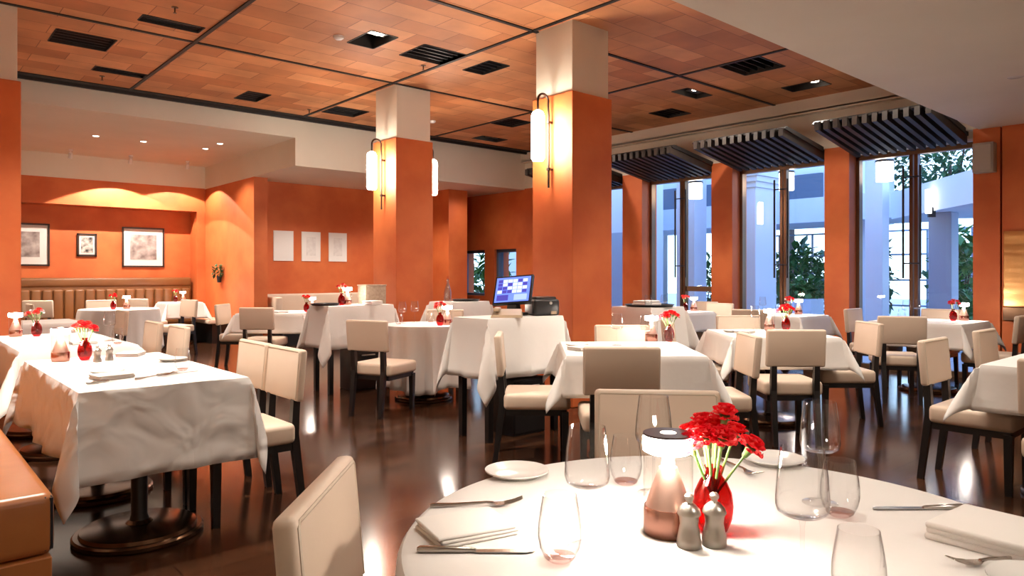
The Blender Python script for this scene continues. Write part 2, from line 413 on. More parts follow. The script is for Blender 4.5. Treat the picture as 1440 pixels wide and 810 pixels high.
# ------------------------------------------------------------------ canopies over the doors
def canopy(y0, y1, lab):
    t = thing('slatted_canopy', lab, 'canopy', (0, 0, 0))
    pts = [(8.53, 3.00), (9.72, 2.80), (9.72, 2.96), (8.62, 3.12), (8.53, 3.10)]
    n = max(4, int(round((y1 - y0) / .112)))
    for k in range(n):
        ya = y0 + (k + .12) * (y1 - y0) / n; yb = ya + .056
        vs = [(x, y, z) for y in (ya, yb) for x, z in pts]; m = len(pts)
        fs = [tuple(range(m)), tuple(range(2 * m - 1, m - 1, -1))] + [(i, i + m, (i + 1) % m + m, (i + 1) % m) for i in range(m)]
        MB().add(vs, fs).build('slat', M['slat'], t, False)
    b = MB(); p2 = [(8.56, 3.09), (9.72, 2.90), (9.72, 2.97), (8.62, 3.13)]
    vs = [(x, y, z) for y in (y0, y1) for x, z in p2]; m = 4
    b.add(vs, [(0, 1, 2, 3), (7, 6, 5, 4)] + [(i, i + m, (i + 1) % m + m, (i + 1) % m) for i in range(m)])
    b.build('backing_board', M['black_gap'], t, False)
    return t
canopy(2.80, 4.15, 'dark slatted canopy over the glass doors nearest the bronze panel')
canopy(4.50, 5.88, 'dark slatted canopy over the middle pair of glass doors')
canopy(6.22, 7.58, 'dark slatted canopy over glass doors just beyond the touch screen pillar')
canopy(8.02, 9.36, 'dark slatted canopy peeking out at both sides of the touch screen pillar')

# ------------------------------------------------------------------ glass doors
def glass_door(n, y0, y1, zt, lab, rail=False):
    t = bpy.data.objects.new('door_%d' % n, None); COL.objects.link(t); t['kind'] = 'structure'; t['label'] = lab
    x = 9.86; ym = (y0 + y1) / 2; w = .045
    MB().box(x - .05, x + .05, y0, y0 + w, 0, zt).box(x - .05, x + .05, y1 - w, y1, 0, zt).box(x - .05, x + .05, y0, y1, zt - .07, zt).box(x - .05, x + .05, y0, y1, 0, .07).build('door_frame', M['frame_bronze'], t, False)
    MB().box(x - .06, x + .03, ym - .05, ym - .008, .07, zt - .07).box(x - .06, x + .03, ym + .008, ym + .05, .07, zt - .07).build('meeting_stile', M['bronze'], t, False)
    if rail:
        MB().box(x - .03, x + .03, y0, ym, .98, 1.06).build('door_rail', M['frame_bronze'], t, False)
    for (a, b) in ((y0 + w, ym - .05), (ym + .05, y1 - w)):
        MB().box(x - .006, x + .006, a, b, .07, zt - .07).build('pane', M['pane'], t, False)
    for s in (-1, 1):
        h = MB().tube([(x - .12, ym + s * .10, 1.2), (x - .12, ym + s * .10, 2.62)], .014)
        h.build('pull_handle', M['black'], t)
    br = MB()
    for z in (1.39, 2.48):
        br.tube([(x - .12, ym - .10, z), (x - .12, ym + .10, z)], .009); br.tube([(x - .12, ym, z), (x - .05, ym, z)], .009)
    br.build('handle_bracket', M['black'], t)
    return t
glass_door(1, 2.72, 4.15, 2.84, 'bronze framed glass doors nearest the bronze panel')
glass_door(2, 4.48, 5.88, 2.84, 'bronze framed glass doors in the middle of the window wall')
glass_door(3, 6.24, 7.58, 2.84, 'bronze framed glass doors facing the pale blue court', True)
glass_door(4, 8.00, 9.36, 2.84, 'bronze framed glass doors mostly behind the touch screen pillar')
for k, (y0, y1) in enumerate([(10.75, 11.43), (11.75, 12.62)]):
    t = bpy.data.objects.new('window_%d' % (k + 1), None); COL.objects.link(t); t['kind'] = 'structure'
    t['label'] = ['low dark framed window closest to the touch screen pillar', 'low dark framed window with green plants behind'][k]
    MB().box(9.66, 9.80, y0, y0 + .06, .8, 1.77).box(9.66, 9.80, y1 - .06, y1, .8, 1.77).box(9.66, 9.80, y0, y1, 1.71, 1.77).box(9.66, 9.80, y0, y1, .8, .85).build('window_frame', M['ext_dark'], t, False)
    MB().box(9.72, 9.73, y0 + .06, y1 - .06, .85, 1.71).build('pane', M['pane'], t, False)

# ------------------------------------------------------------------ exterior
struct('ground', MB().box(10.0, 40, -12, 30, -.12, -.02), M['paving'], 'pale paving outside the glass doors')
def ext_column(x, y, w, h, lab, mat='ext_white', cap=False, d=None):
    d = d or w
    t = thing('porch_column', lab, 'column', (x, y, -.02))
    MB().box(-w / 2, w / 2, -d / 2, d / 2, 0, h, .01, 1).build('shaft', M[mat], t, False)
    MB().box(-w / 2 - .04, w / 2 + .04, -d / 2 - .04, d / 2 + .04, 0, .25, .01, 1).build('plinth', M[mat], t, False)
    if cap:
        c = MB()
        for i, e in enumerate((.03, .07, .11)): c.box(-w / 2 - e, w / 2 + e, -d / 2 - e, d / 2 + e, h - .45 + .1 * i, h - .35 + .1 * i)
        c.build('capital', M[mat], t, False)
    return t
ext_column(12.2, 7.15, .75, 3.3, 'broad white column with stepped capital outside the middle glass doors', cap=True)
ext_column(13.3, 5.26, .30, 5.0, 'tall pale column outside glass doors nearest the bronze panel')
ext_column(14.9, 6.0, .34, 2.34, 'short white column under the overhang behind the tall pale column')
ext_column(13.05, 4.12, .34, 2.28, 'blue grey column under the walkway roof by the sconce reflection', 'ext_grey')
ext_column(12.0, 8.25, .42, 3.4, 'pale column outside the glass doors facing the blue court')
tag(MB().box(14.3, 16, 5.0, 16, 2.32, 2.82).build('concrete_overhang', M['ext_white'], None, False), 'white concrete balcony overhang across the courtyard', 'overhang')
tag(MB().box(-2.6, 1.1, -2.2, 0, 2.26, 2.74).build('walkway_roof', M['ext_white'], None, False, (13.0, 4.5, 0), (0, 0, R(40.8))), 'white walkway roof slab outside the doors nearest the bronze panel', 'roof')
b = thing('courtyard_building', 'pale upper storey with dark windows above the balcony overhang', 'building', (0, 0, 0))
MB().box(16.02, 19, 7.1, 16, 2.5, 6.5).box(16.2, 16.6, 12.2, 16, -.02, 2.5).build('wall', M['ext_white'], b, False)
for k in range(5):
    MB().box(15.93, 16.02, 7.5 + k * 1.3, 8.4 + k * 1.3, 3.0, 3.55).build('window', M['ext_dark'], b, False)
b2 = thing('side_building', 'plain pale wall facing the glass doors of the blue court', 'building', (0, 0, 0))
MB().box(12.6, 12.9, 9.6, 15, -.02, 6).build('wall', M['ext_white'], b2, False)
MB().box(12.56, 12.6, 9.9, 10.8, -.02, 2.2).build('doorway', M['ext_grey'], b2, False)
g = thing('garden_screen', 'thin white gridded garden screen behind the shrubs', 'screen', (0, 0, 0))
gr = MB()
for k in range(17): gr.box(18.0, 18.04, -3 + k * .9, -2.96 + k * .9, -.02, 2.3)
gr.build('upright', M['ext_grey'], g, False)
gz = MB()
for z in (.5, 1.1, 1.7, 2.26): gz.box(17.98, 18.02, -3, 11.44, z, z + .04)
gz.build('rail', M['ext_grey'], g, False)

def leaf_cloud(cx, cy, cz, rx, ry, rz, n, size, seed):
    r = random.Random(seed); mb = MB()
    for _ in range(n):
        while True:
            a, b, c = r.uniform(-1, 1), r.uniform(-1, 1), r.uniform(-1, 1)
            if .25 < a * a + b * b + c * c < 1: break
        p = Vector((cx + a * rx, cy + b * ry, cz + c * rz))
        m = Matrix.Translation(p) @ Matrix.Rotation(r.uniform(0, 6.28), 4, 'Z') @ Matrix.Rotation(r.uniform(-1.2, 1.2), 4, 'X')
        s_ = size * r.uniform(.6, 1.3)
        mb.add([(0, 0, 0), (s_ * .3, s_ * .5, .02 * s_), (0, s_, -.15 * s_), (-s_ * .3, s_ * .5, .02 * s_)], [(0, 1, 2, 3)], m)
    return mb
def shrub(x, y, h, r, n, size, seed, lab, mat='leaf'):
    t = thing('shrub', lab, 'shrub', (x, y, -.02))
    leaf_cloud(0, 0, h * .55, r, r, h * .5, n, size, seed).build('foliage', M[mat], t, False)
    st = MB()
    for k in range(5):
        a = k * 1.3; st.tube([(0, 0, 0), (math.cos(a) * r * .4, math.sin(a) * r * .4, h * .6)], .015, 6)
    st.build('stem', M['bark'], t)
def tree(x, y, h, r, n, seed, lab, z0=None):
    t = thing('tree', lab, 'tree', (x, y, -.02))
    MB().tube([(0, 0, 0), (.05, .05, h * .5), (.0, .1, h * .8)], [.12, .09, .04], 8).tube([(.05, .05, h * .5), (r * .5, r * .3, h * .8)], [.05, .02], 6).tube([(.05, .05, h * .55), (-r * .5, -r * .3, h * .85)], [.05, .02], 6).build('trunk', M['bark'], t)
    leaf_cloud(0, 0, h * .82, r, r, h * .27, n, .20, seed).build('crown', M['leaf_dark'], t, False)
shrub(16.0, 4.72, 2.1, .6, 520, .26, 1, 'green leafy shrub seen beside the blue grey walkway column')
shrub(14.15, 4.1, 1.0, .5, 420, .2, 2, 'low bright green shrub at the corner of glass doors nearest bronze panel')
shrub(17.0, 6.95, 2.2, .55, 520, .24, 3, 'dark green shrub between the tall pale column and white doors pillar', 'leaf_dark')
shrub(16.9, 8.5, 1.9, .75, 620, .22, 4, 'bushy green shrub outside the middle glass doors')
shrub(17.2, 11.4, 1.7, .7, 420, .24, 5, 'green shrub beside broad white column with stepped capital')
shrub(11.3, 13.6, 1.9, .5, 300, .3, 6, 'green plant seen through the low dark framed window')
shrub(18.8, 5.3, 1.9, .6, 450, .3, 7, 'dark shrub behind the walkway columns', 'leaf_dark')
shrub(19.2, 9.6, 2.0, .8, 500, .3, 8, 'dark leafy shrub deep in the court behind the middle doors', 'leaf_dark')
tree(20.4, 6.2, 5.2, 1.6, 2200, 11, 'leafy tree above the white walkway roof')
tree(24.5, 12.6, 8, 1.9, 700, 12, 'leafy tree behind the balcony overhang')
pl = thing('planter', 'white rendered planter box outside the middle glass doors', 'planter', (15.0, 7.45, -.02))
MB().box(-.3, .3, -.3, .3, 0, .75, .01, 1).build('box', M['ext_white'], pl, False)
MB().box(-.26, .26, -.26, .26, .70, .76).build('soil', M['bark'], pl, False)
leaf_cloud(0, 0, .95, .3, .3, .25, 160, .2, 21).build('foliage', M['leaf'], pl, False)
wl = thing('sconce_reflection', 'glowing tube standing in for a sconce reflection by blue grey walkway column', 'wall lamp', (12.50, 4.16, 2.22), R(-49))  # glowing tube added in place of the pillar sconce's reflection
MB().lathe([(0, 0), (.045, 0), (.045, .38), (0, .38)], 16).build('shade', M['reflection_glow'], wl)
MB().box(-.01, .10, -.02, .02, -.06, .10).build('bracket', M['black'], wl, False)
refl_proto = thing('lamp_reflection', 'x', 'glow', (0, 0, 0))  # glowing drums added in place of indoor lamp reflections in the door glass
MB().lathe([(0, -.26), (.11, -.26), (.11, 0), (0, 0)], 20).build('shade', M['reflection_glow'], refl_proto)
MB().lathe([(0, .03), (.12, .03), (.12, 0), (0, 0)], 20).tube([(0, 0, .03), (0, 0, .16), (-.42, 0, .16)], .012).build('cap', M['black'], refl_proto)
for (x, y, lab) in [(10.42, 4.02, 'white drum lantern standing in for a lamp reflection in doors nearest the bronze panel'), (10.42, 5.45, 'white drum lantern standing in for a lamp reflection in the middle glass doors'), (10.42, 7.08, 'white drum lantern standing in for a lamp reflection in doors facing the blue court')]:
    dup(refl_proto, (x, y, 2.80), 0, lab)
tag(MB().box(12.6, 12.9, -8, 3.0, -.02, 4).build('porch_side_wall', M['ext_white'], None, False), 'white porch end wall beyond the bronze panel wall', 'wall')

# ------------------------------------------------------------------ wall sconces
sc = thing('wall_sconce', 'x', 'wall lamp', (0, 0, 0))     # wall plane is x=0, room on the -x side
rod = MB().tube([(-.05, 0, -.40)] + [(-.05, 0, z / 10) for z in range(-3, 4)] + [(-.055, 0, .40)] + [(-.05 - .07 * (1 - math.cos(R(a))), 0, .42 + .07 * math.sin(R(a))) for a in range(15, 181, 15)] + [(-.19, 0, .33)], .011, 10)
rod.build('curved_rod', M['dark_bronze'], sc)
for z in (.23, -.22):
    MB().tube([(0, 0, z), (-.05, 0, z)], .012).lathe([(0, -.02), (.022, -.012), (.022, .012), (0, .02)], 12, -.05, 0, z).build('wall_mount', M['dark_bronze'], sc)
MB().lathe([(0, -.16), (.05, -.155), (.062, -.13), (.062, .27), (.05, .305), (.02, .325), (0, .328)], 24, -.19, 0, 0).build('glass_shade', M['sconce_glow'], sc)
dup(sc, (4.86, 4.92, 2.48), 0, 'glowing tubular sconce on the pillar behind the touch screen')
dup(sc, (4.86, 7.97, 2.48), 0, 'glowing tubular sconce on the farther pillar facing the tan bench')
dup(sc, (5.42, 7.97, 2.48), PI, 'glowing tubular sconce half hidden on window side of farther pillar')

# ------------------------------------------------------------------ pictures etc.
def picture(x0, x1, z0, z1, y, fw, mw, art, lab, framed=True, cat='picture', mount=True):
    t = thing('framed_picture' if framed else 'paper_sheet', lab, cat, ((x0 + x1) / 2, y, z0))
    hx = (x1 - x0) / 2; h = z1 - z0
    if framed:
        f = MB().box(-hx, -hx + fw, -.03, 0, 0, h, .003, 1).box(hx - fw, hx, -.03, 0, 0, h, .003, 1).box(-hx, hx, -.03, 0, 0, fw, .003, 1).box(-hx, hx, -.03, 0, h - fw, h, .003, 1)
        f.build('frame', M['picture_frame'], t, False)
    MB().box(-hx + fw * .5, hx - fw * .5, -.015, -.001, fw * .5, h - fw * .5).build('mount' if framed else 'sheet', M['mat_board'] if framed else M['paper'], t, False)
    if art: MB().box(-hx + mw, hx - mw, -.019, -.014, mw * 1.05, h - mw).build('print', M[art], t, False)
    return t
picture(1.62, 2.27, 1.40, 2.15, 15.0, .03, .15, 'print', 'dark framed grey print nearest the unlamped pillar')
picture(2.69, 3.01, 1.58, 2.00, 15.0, .035, .065, 'print_bold', 'small dark framed black and white picture in the alcove')
picture(3.43, 4.17, 1.39, 2.15, 15.0, .03, .14, 'print', 'dark framed grey print in alcove nearest the small square table')
picture(5.35, 5.73, 1.50, 2.05, 12.6, .0, .05, None, 'plain white sheet on orange wall, first of three', False, 'paper sheet')
picture(5.89, 6.27, 1.50, 2.05, 12.6, .0, .10, 'print_faint', 'white sheet with faint figure on orange wall, middle of three', False, 'paper sheet')
picture(6.44, 6.82, 1.50, 2.05, 12.6, .0, .10, 'print_faint', 'white sheet nearest the sconce pillar, last of three', False, 'paper sheet')
t = thing('brass_panel', 'shiny brass panel set in the orange wall', 'wall panel', (9.598, 1.6, .73))
MB().box(-.03, 0, -1.2, .81, .16, 1.01, .004, 1).build('panel', M['brass'], t)
MB().box(-.05, 0, -1.2, .81, 0, .15, .004, 1).build('ledge', M['bronze'], t)
t = thing('wall_speaker', 'small square beige loudspeaker high on the orange pillar', 'loudspeaker', (9.60, 2.585, 2.42))
MB().box(-.14, 0, -.105, .105, 0, .34, .008, 2).build('cabinet', M['speaker'], t)
MB().box(-.148, -.14, -.09, .09, .02, .32, .004, 1).build('grille', M['speaker'], t)
t = thing('wall_plant', 'small dark leafy plant on the side wall beyond the alcove', 'plant', (4.815, 13.66, 1.1))
MB().lathe([(0, 0), (.035, 0), (.05, .12), (.045, .12)], 14, -.055, 0, 0).build('pot', M['black'], t)
leaf_cloud(-.075, 0, .22, .07, .12, .13, 60, .08, 33).build('foliage', M['leaf_dark'], t, False)
t = thing('wall_bench', 'cream wall ledge below the small dark plant', 'bench', (4.81, 14.0, 0))
MB().box(-.38, 0, -.75, .22, .36, .43, .01, 2).build('seat', M['vinyl'], t)
MB().box(-.30, 0, -.7, .2, 0, .36).build('base', M['black_wood'], t, False)
t = thing('potted_plant', 'leafy plant in a dark pot beside the low far windows', 'plant', (9.3, 12.45, 0))
MB().lathe([(0, 0), (.14, 0), (.18, .4), (.16, .4), (.14, .36), (0, .36)], 20).build('pot', M['black'], t)
MB().tube([(0, 0, .36), (.02, 0, 1.2)], .012).build('stem', M['bark'], t)
leaf_cloud(0, 0, 1.35, .16, .16, .3, 90, .14, 34).build('foliage', M['leaf_dark'], t, False)

# ------------------------------------------------------------------ banquettes
def bench(name, lab, x0, x1, y0, y1):
    t = thing(name, lab, 'bench', (0, 0, 0))
    MB().box(x0 + .0, x1, y0, y1, .235, .46, .035, 4).build('seat', M['leather'], t)
    pp = MB()
    for z in (.44, .255):
        pp.tube([(x0, y0 + .012, z), (x1 - .03, y0 + .012, z), (x1 - .013, y0 + .02, z), (x1 - .012, y0 + .05, z), (x1 - .012, y1, z)], .007, 8)
    pp.tube([(x1 - .012, y0 + .012, .255), (x1 - .012, y0 + .012, .44)], .007, 8)
    pp.build('piping', M['black'], t.children[0])
    MB().box(x0, x1 - .012, y0 - .012, y1, 0, .232, .004, 1).build('base', M['leather'], t, False)
    MB().box(x0 - .2, x0 + .02, y0, y1, .46, .95, .04, 3).build('backrest', M['leather'], t)
    return t
bench('leather_bench', 'long tan leather bench with black piping beside the white tables', -.15, .48, 3.05, 7.6)
t = thing('tufted_banquette', 'brown tufted leather banquette along the alcove below the pictures', 'banquette', (0, 0, 0))
b = MB().box(.62, 4.62, 14.80, 14.99, .3, 1.17, .03, 3)
for k in range(24):
    b.box(.64 + k * .165, .79 + k * .165, 14.755, 14.83, .42, .98, .03, 3)
b.build('backrest', M['brown_leather'], t)
MB().box(.62, 4.62, 14.78, 14.99, 1.02, 1.19, .04, 3).build('top_roll', M['brown_leather'], t)
MB().box(.62, 4.62, 14.30, 14.80, .25, .46, .03, 3).build('seat', M['brown_leather'], t)
MB().box(.62, 4.62, 14.36, 14.95, 0, .25).build('base', M['black_wood'], t, False)
t = thing('cream_banquette', 'long cream banquette below the three white sheets', 'banquette', (0, 0, 0))
MB().box(5.12, 8.2, 12.40, 12.57, .3, .90, .035, 3).build('backrest', M['vinyl'], t)
MB().box(5.12, 8.2, 11.95, 12.42, .27, .46, .03, 3).build('seat', M['vinyl'], t)
MB().box(5.12, 5.25, 11.95, 12.57, .27, .86, .03, 3).build('armrest', M['vinyl'], t)
MB().box(5.15, 8.2, 12.0, 12.55, 0, .27).build('base', M['black_wood'], t, False)

# ------------------------------------------------------------------ chairs (sitter faces +y)
chair = thing('dining_chair', 'x', 'chair', (0, 0, 0))
MB().box(-.215, .215, -.215, .225, .358, .465, .028, 3).build('seat', M['vinyl'], chair)
MB().box(-.19, .19, -.20, .20, .320, .360).build('seat_frame', M['black_wood'], chair, False)
tilt = Matrix.Translation((0, -.235, .575)) @ Matrix.Rotation(R(5), 4, 'X')
bk = MB().box(-.215, .215, -.022, .022, 0, .275, .016, 3, mat=tilt).build('backrest', M['vinyl'], chair)
MB().tube([tilt @ Vector(p) for p in [(-.2, .020, .012), (-.2, .020, .255), (-.193, .020, .262), (.193, .020, .262), (.2, .020, .255), (.2, .020, .012)]], .0045, 6).build('piping', M['vinyl_seam'], bk)
for s in (-1, 1):
    MB().taper(s * .18, .19, 0, .345, .034, .044).build('leg', M['black_wood'], chair, False)
    lg = MB().taper(s * .155, -.275, 0, .40, .034, .042, s * .155, -.225)
    lg.taper(s * .155, -.225, .40, .66, .042, .036, s * .155, -.240)
    lg.build('leg', M['black_wood'], chair, False)
def put_chair(px, py, face, label, group='cream dining chairs with black legs'):
    a = R(face)
    return dup(chair, (px + .235 * math.cos(a), py + .235 * math.sin(a), 0), a - PI / 2, label, group)

# ------------------------------------------------------------------ cloths
def rect_cloth(w, l, drops, seed, amp=.012, flare=.05, corner=.36):
    """cloth over a w x l top centred at the origin, top at z=0"""
    r = random.Random(seed); ph = [r.uniform(0, 6.28) for _ in range(8)]
    if not isinstance(drops, tuple): drops = (drops,) * 4        # -x, +x, -y, +y
    def axis(h, da, db):
        n_in = max(4, int(h * 2 / .09)); n_out = 9
        return [-h - da + da * k / n_out for k in range(n_out)] + [-h + 2 * h * k / n_in for k in range(n_in)] + [h + db * k / n_out for k in range(n_out + 1)]
    us, vs_ = axis(w / 2, drops[0], drops[1]), axis(l / 2, drops[2], drops[3])
    P = []; F = []
    for u in us:
        for v in vs_:
            du = max(0, abs(u) - w / 2); dv = max(0, abs(v) - l / 2); su = 1 if u > 0 else -1; sv = 1 if v > 0 else -1
            drop = max(drops[1] if u > w / 2 else drops[0] if u < -w / 2 else 0, drops[3] if v > l / 2 else drops[2] if v < -l / 2 else 0) or .3
            cu = max(-w / 2, min(w / 2, u)); cv = max(-l / 2, min(l / 2, v))
            if du == 0 and dv == 0:
                x, y, z = u, v, .0012 * math.sin(u * 17 + ph[0]) * math.sin(v * 14 + ph[1])
            elif du > 0 and dv > 0:
                rho = math.hypot(du, dv); f = math.atan2(dv, du); s2 = math.sin(2 * f)
                out = rho * corner * s2 + flare * .7 * min(1, rho / drop)
                side = rho * .10 * math.sin(4 * f)
                x = cu + su * (out * .707 + side + .008); y = cv + sv * (out * .707 - side + .008)
                z = -rho * math.sqrt(max(.05, 1 - (corner * s2) ** 2)) + .0
                z += .02 * min(1, rho / .05)
                z = min(z, 0)
            else:
                d_ = max(du, dv); q = d_ / drop
                t_ = v if du > 0 else u
                L_ = l if du > 0 else w
                fold = amp * q * (math.sin(t_ * 11 + ph[2] + (3 if su * sv > 0 else 0)) + .6 * math.sin(t_ * 23 + ph[3])) * (1 - (abs(t_) / (L_ / 2)) ** 4)
                o_ = .008 + flare * q ** 1.3 * (.35 + .65 * (abs(t_) / (L_ / 2)) ** 3) + fold
                x = cu + (su * o_ if du > 0 else 0); y = cv + (sv * o_ if dv > 0 else 0)
                z = -math.sqrt(max(0, d_ ** 2 - (o_ * .5) ** 2)) * 1.0 + .012 * min(1, d_ / .03)
                z = min(z, 0)
                if du > 0: y += flare * .7 * q * sv * (abs(t_) / (L_ / 2)) ** 6 * .7
                else: x += flare * .7 * q * su * (abs(t_) / (L_ / 2)) ** 6 * .7
            P.append((x, y, z))
    n = len(vs_)
    for i in range(len(us) - 1):
        for j in range(n - 1):
            F.append((i * n + j, (i + 1) * n + j, (i + 1) * n + j + 1, i * n + j + 1))
    return MB().add(P, F)
def round_cloth(rad, drop, folds, amp, seed, flare=.03, seg=120):
    r = random.Random(seed); P = []; F = []
    rings = [0.001] + [rad * k / 8 for k in range(1, 8)] + [rad - .012, rad]
    nd = 12
    ph = [r.uniform(0, 6.28) for _ in range(4)]
    for i in range(seg):
        a = 2 * PI * i / seg
        for q in rings: P.append((q * math.cos(a), q * math.sin(a), 0 if q < rad else -.004))
        for k in range(1, nd + 1):
            q = k / nd
            f = .5 + .5 * math.sin(folds * a + ph[0] + .8 * math.sin(2 * a + ph[1]))
            f = f ** 1.5
            rr = rad + .006 + flare * q + amp * q ** .7 * f + amp * .25 * q * math.sin(folds * 1.7 * a + ph[2])
            dz = drop * q * (1 + .05 * q * math.sin(4 * a + ph[3]))
            P.append((rr * math.cos(a), rr * math.sin(a), -dz))
    n = len(rings) + nd
    for i in range(seg):
        j = (i + 1) % seg
        for k in range(n - 1): F.append((i * n + k, j * n + k, j * n + k + 1, i * n + k + 1))
    return MB().add(P, F)
def finish_cloth(o):
    m = o.modifiers.new('thickness', 'SOLIDIFY'); m.thickness = .0025; m.offset = -1
    return o

def pedestal(t, x, y, r=.29, h=.715):
    MB().lathe([(.0, .075), (.045, .075), (.06, .06), (r * .8, .05), (r * .88, .045), (r * .9, .03), (r * .97, .03), (r, .022), (r, .006), (r - .01, 0), (0, 0)], 48, x, y, 0).build('base', M['base_metal'], t)
    MB().lathe([(.045, .07), (.036, .10), (.036, h - .02), (.08, h - .01), (.08, h)], 20, x, y, 0).build('pedestal', M['black_wood'], t)
def table_rect(lab, cloth_lab, x, y, w, l, rz, drop, seed, bases=((0, 0),), mat='linen', h=.75, br=.29, amp=.012, flare=.05, corner=.36, legs=False, g='square dining tables'):
    t = thing('dining_table' if not legs else 'service_table', lab, 'table', (x, y, 0), rz, g)
    MB().box(-w / 2 + .004, w / 2 - .004, -l / 2 + .004, l / 2 - .004, h - .038, h - .006, .004, 1).build('tabletop', M['black_wood'], t, False)
    if legs:
        for sx in (-1, 1):
            for sy in (-1, 1):
                MB().taper(sx * (w / 2 - .05), sy * (l / 2 - .05), 0, h - .038, .045, .05).build('leg', M['black_wood'], t, False)
    else:
        for bx, by in bases: pedestal(t, bx, by, br, h - .038)
    c = finish_cloth(rect_cloth(w, l, drop, seed, amp, flare, corner).build('tablecloth', M[mat], None, True, (x, y, h), (0, 0, rz)))
    tag(c, cloth_lab, 'tablecloth', 'white tablecloths')
    return t
def table_round(lab, cloth_lab, x, y, rad, drop, folds, amp, seed, h=.75, flare=.03):
    t = thing('round_table', lab, 'table', (x, y, 0), 0, 'round dining tables')
    MB().lathe([(0, h - .038), (rad - .006, h - .038), (rad - .004, h - .02), (rad - .008, h - .006), (0, h - .006)], 64).build('tabletop', M['black_wood'], t)
    pedestal(t, 0, 0, min(.3, rad * .72), h - .038)
    c = finish_cloth(round_cloth(rad, drop, folds, amp, seed, flare).build('tablecloth', M['linen'], None, True, (x, y, h)))
    tag(c, cloth_lab, 'tablecloth', 'white tablecloths')
    return t

A45 = R(-43)
TD = {  # short phrases used in the labels
 0: 'big round table with silver mills', 1: 'long white table nearest the tan bench end', 2: 'second table along the tan bench',
 3: 'table half behind the unlamped pillar', 4: 'round table before the alcove', 5: 'small table at the alcove corner',
 6: 'square table below the three sheets', 7: 'small round table with deep folds', 8: 'square table in front of the touch screen pillar',
 9: 'square table in the middle of the dark floor', 10: 'square table by doors nearest the bronze panel', 11: 'table below the brass panel',
 12: 'square table by the middle glass doors', 13: 'table by doors facing the blue court'}
table_round('large round table set with silver mills and copper lamp', 'smooth white cloth on the ' + TD[0], 1.213, .755, .612, .25, 9, .02, 1)
table_rect('long table on round metal bases beside the tan bench end', 'creased white cloth on the ' + TD[1], .99, 4.22, .72, 1.5, 0, (.36, .27, .40, .3), 2, ((-.05, -.44), (-.05, .44)), 'linen_crumpled', amp=.022, flare=.045, corner=.14, br=.285, g='long tables along the tan bench')
table_rect('second long table along the tan bench', 'white cloth on the ' + TD[2], 1.03, 6.34, .70, 1.54, 0, (.34, .26, .36, .3), 3, ((-.05, -.44), (-.05, .44)), amp=.02, corner=.4, g='long tables along the tan bench')
table_rect('square table half hidden behind the unlamped orange pillar', 'white cloth on the ' + TD[3], 1.25, 9.0, .72, .8, 0, .265, 4)
table_round('round table in front of the picture alcove', 'white floor-length cloth on the ' + TD[4], 2.62, 11.6, .52, .6, 16, .035, 5)
table_rect('small square table at the corner of alcove and bay', 'white cloth on the ' + TD[5], 4.1, 13.75, .6, .6, 0, .3, 6)
table_rect('square table below the three white sheets', 'white cloth on the ' + TD[6], 4.02, 9.22, .86, .86, A45, .265, 7, amp=.015)
table_round('small round table with deeply folded cloth near the farther pillar', 'deeply folded white cloth on the ' + TD[7], 4.11, 6.0, .40, .62, 13, .075, 8, flare=.0)
table_rect('square table in front of the touch screen pillar', 'white cloth on the ' + TD[8], 3.80, 3.13, .86, .95, A45, .265, 9, corner=.36)
table_rect('square table in the middle of the dark floor', 'white cloth on the ' + TD[9], 5.69, 3.13, .84, .86, A45, .265, 10, corner=.36)
table_rect('square table by the doors nearest the brass panel', 'white cloth on the ' + TD[10], 8.48, 2.82, .90, .88, 0, .265, 11)
table_rect('table under the brass panel set with a plate', 'white cloth on the ' + TD[11], 5.43, .88, 1.7, .76, 0, .265, 12, ((-.42, 0), (.42, 0)), corner=.42)
table_rect('square table by the middle pair of glass doors', 'white cloth on the ' + TD[12], 8.42, 4.42, .74, .74, 0, .265, 13)
table_rect('square table by doors facing the pale blue court', 'white cloth on the ' + TD[13], 8.10, 5.80, .70, .70, 0, .265, 14)
# service tables
HS = .92
table_rect('tall service table carrying the touch screen', 'long white cloth hanging under the touch screen', 3.74, 4.27, .78, .42, 0, .46, 15, legs=True, h=HS, amp=.022, flare=.04, corner=.17, g='tall service tables beside the pillars')
table_rect('tall service table carrying tray and woven box', 'long white cloth hanging under the woven box', 3.87, 7.02, .78, .42, 0, .46, 16, legs=True, h=HS, amp=.022, flare=.045, corner=.20, g='tall service tables beside the pillars')
table_rect('tall service table with glass bottle behind the farther sconce pillar', 'white cloth under the glass bottle and flat tray', 5.36, 7.05, .60, .42, 0, .46, 17, legs=True, h=HS, amp=.015, flare=.06, corner=.30, g='tall service tables beside the pillars')
table_rect('tall service table with round tray on window side of touch screen pillar', 'white cloth under the big black round tray', 5.95, 4.62, .54, .5, 0, .46, 18, legs=True, h=HS, amp=.015, flare=.05, corner=.30, g='tall service tables beside the pillars')
for (x, y, lab) in [(3.97, 7.02, 'low black cabinet under the cloth of the woven box table'), (3.82, 4.27, 'low black cabinet under the cloth of the touch screen table')]:
    t = thing('low_cabinet', lab, 'cabinet', (x, y, 0))
    MB().box(-.17, .17, -.15, .15, 0, .44, .008, 2).build('body', M['black'], t)
    MB().box(-.16, .16, -.158, -.15, .02, .42, .003, 1).build('door', M['black_wood'], t)
    MB().tube([(-.08, -.175, .38), (.08, -.175, .38)], .008).build('handle', M['chrome'], t.children[1])

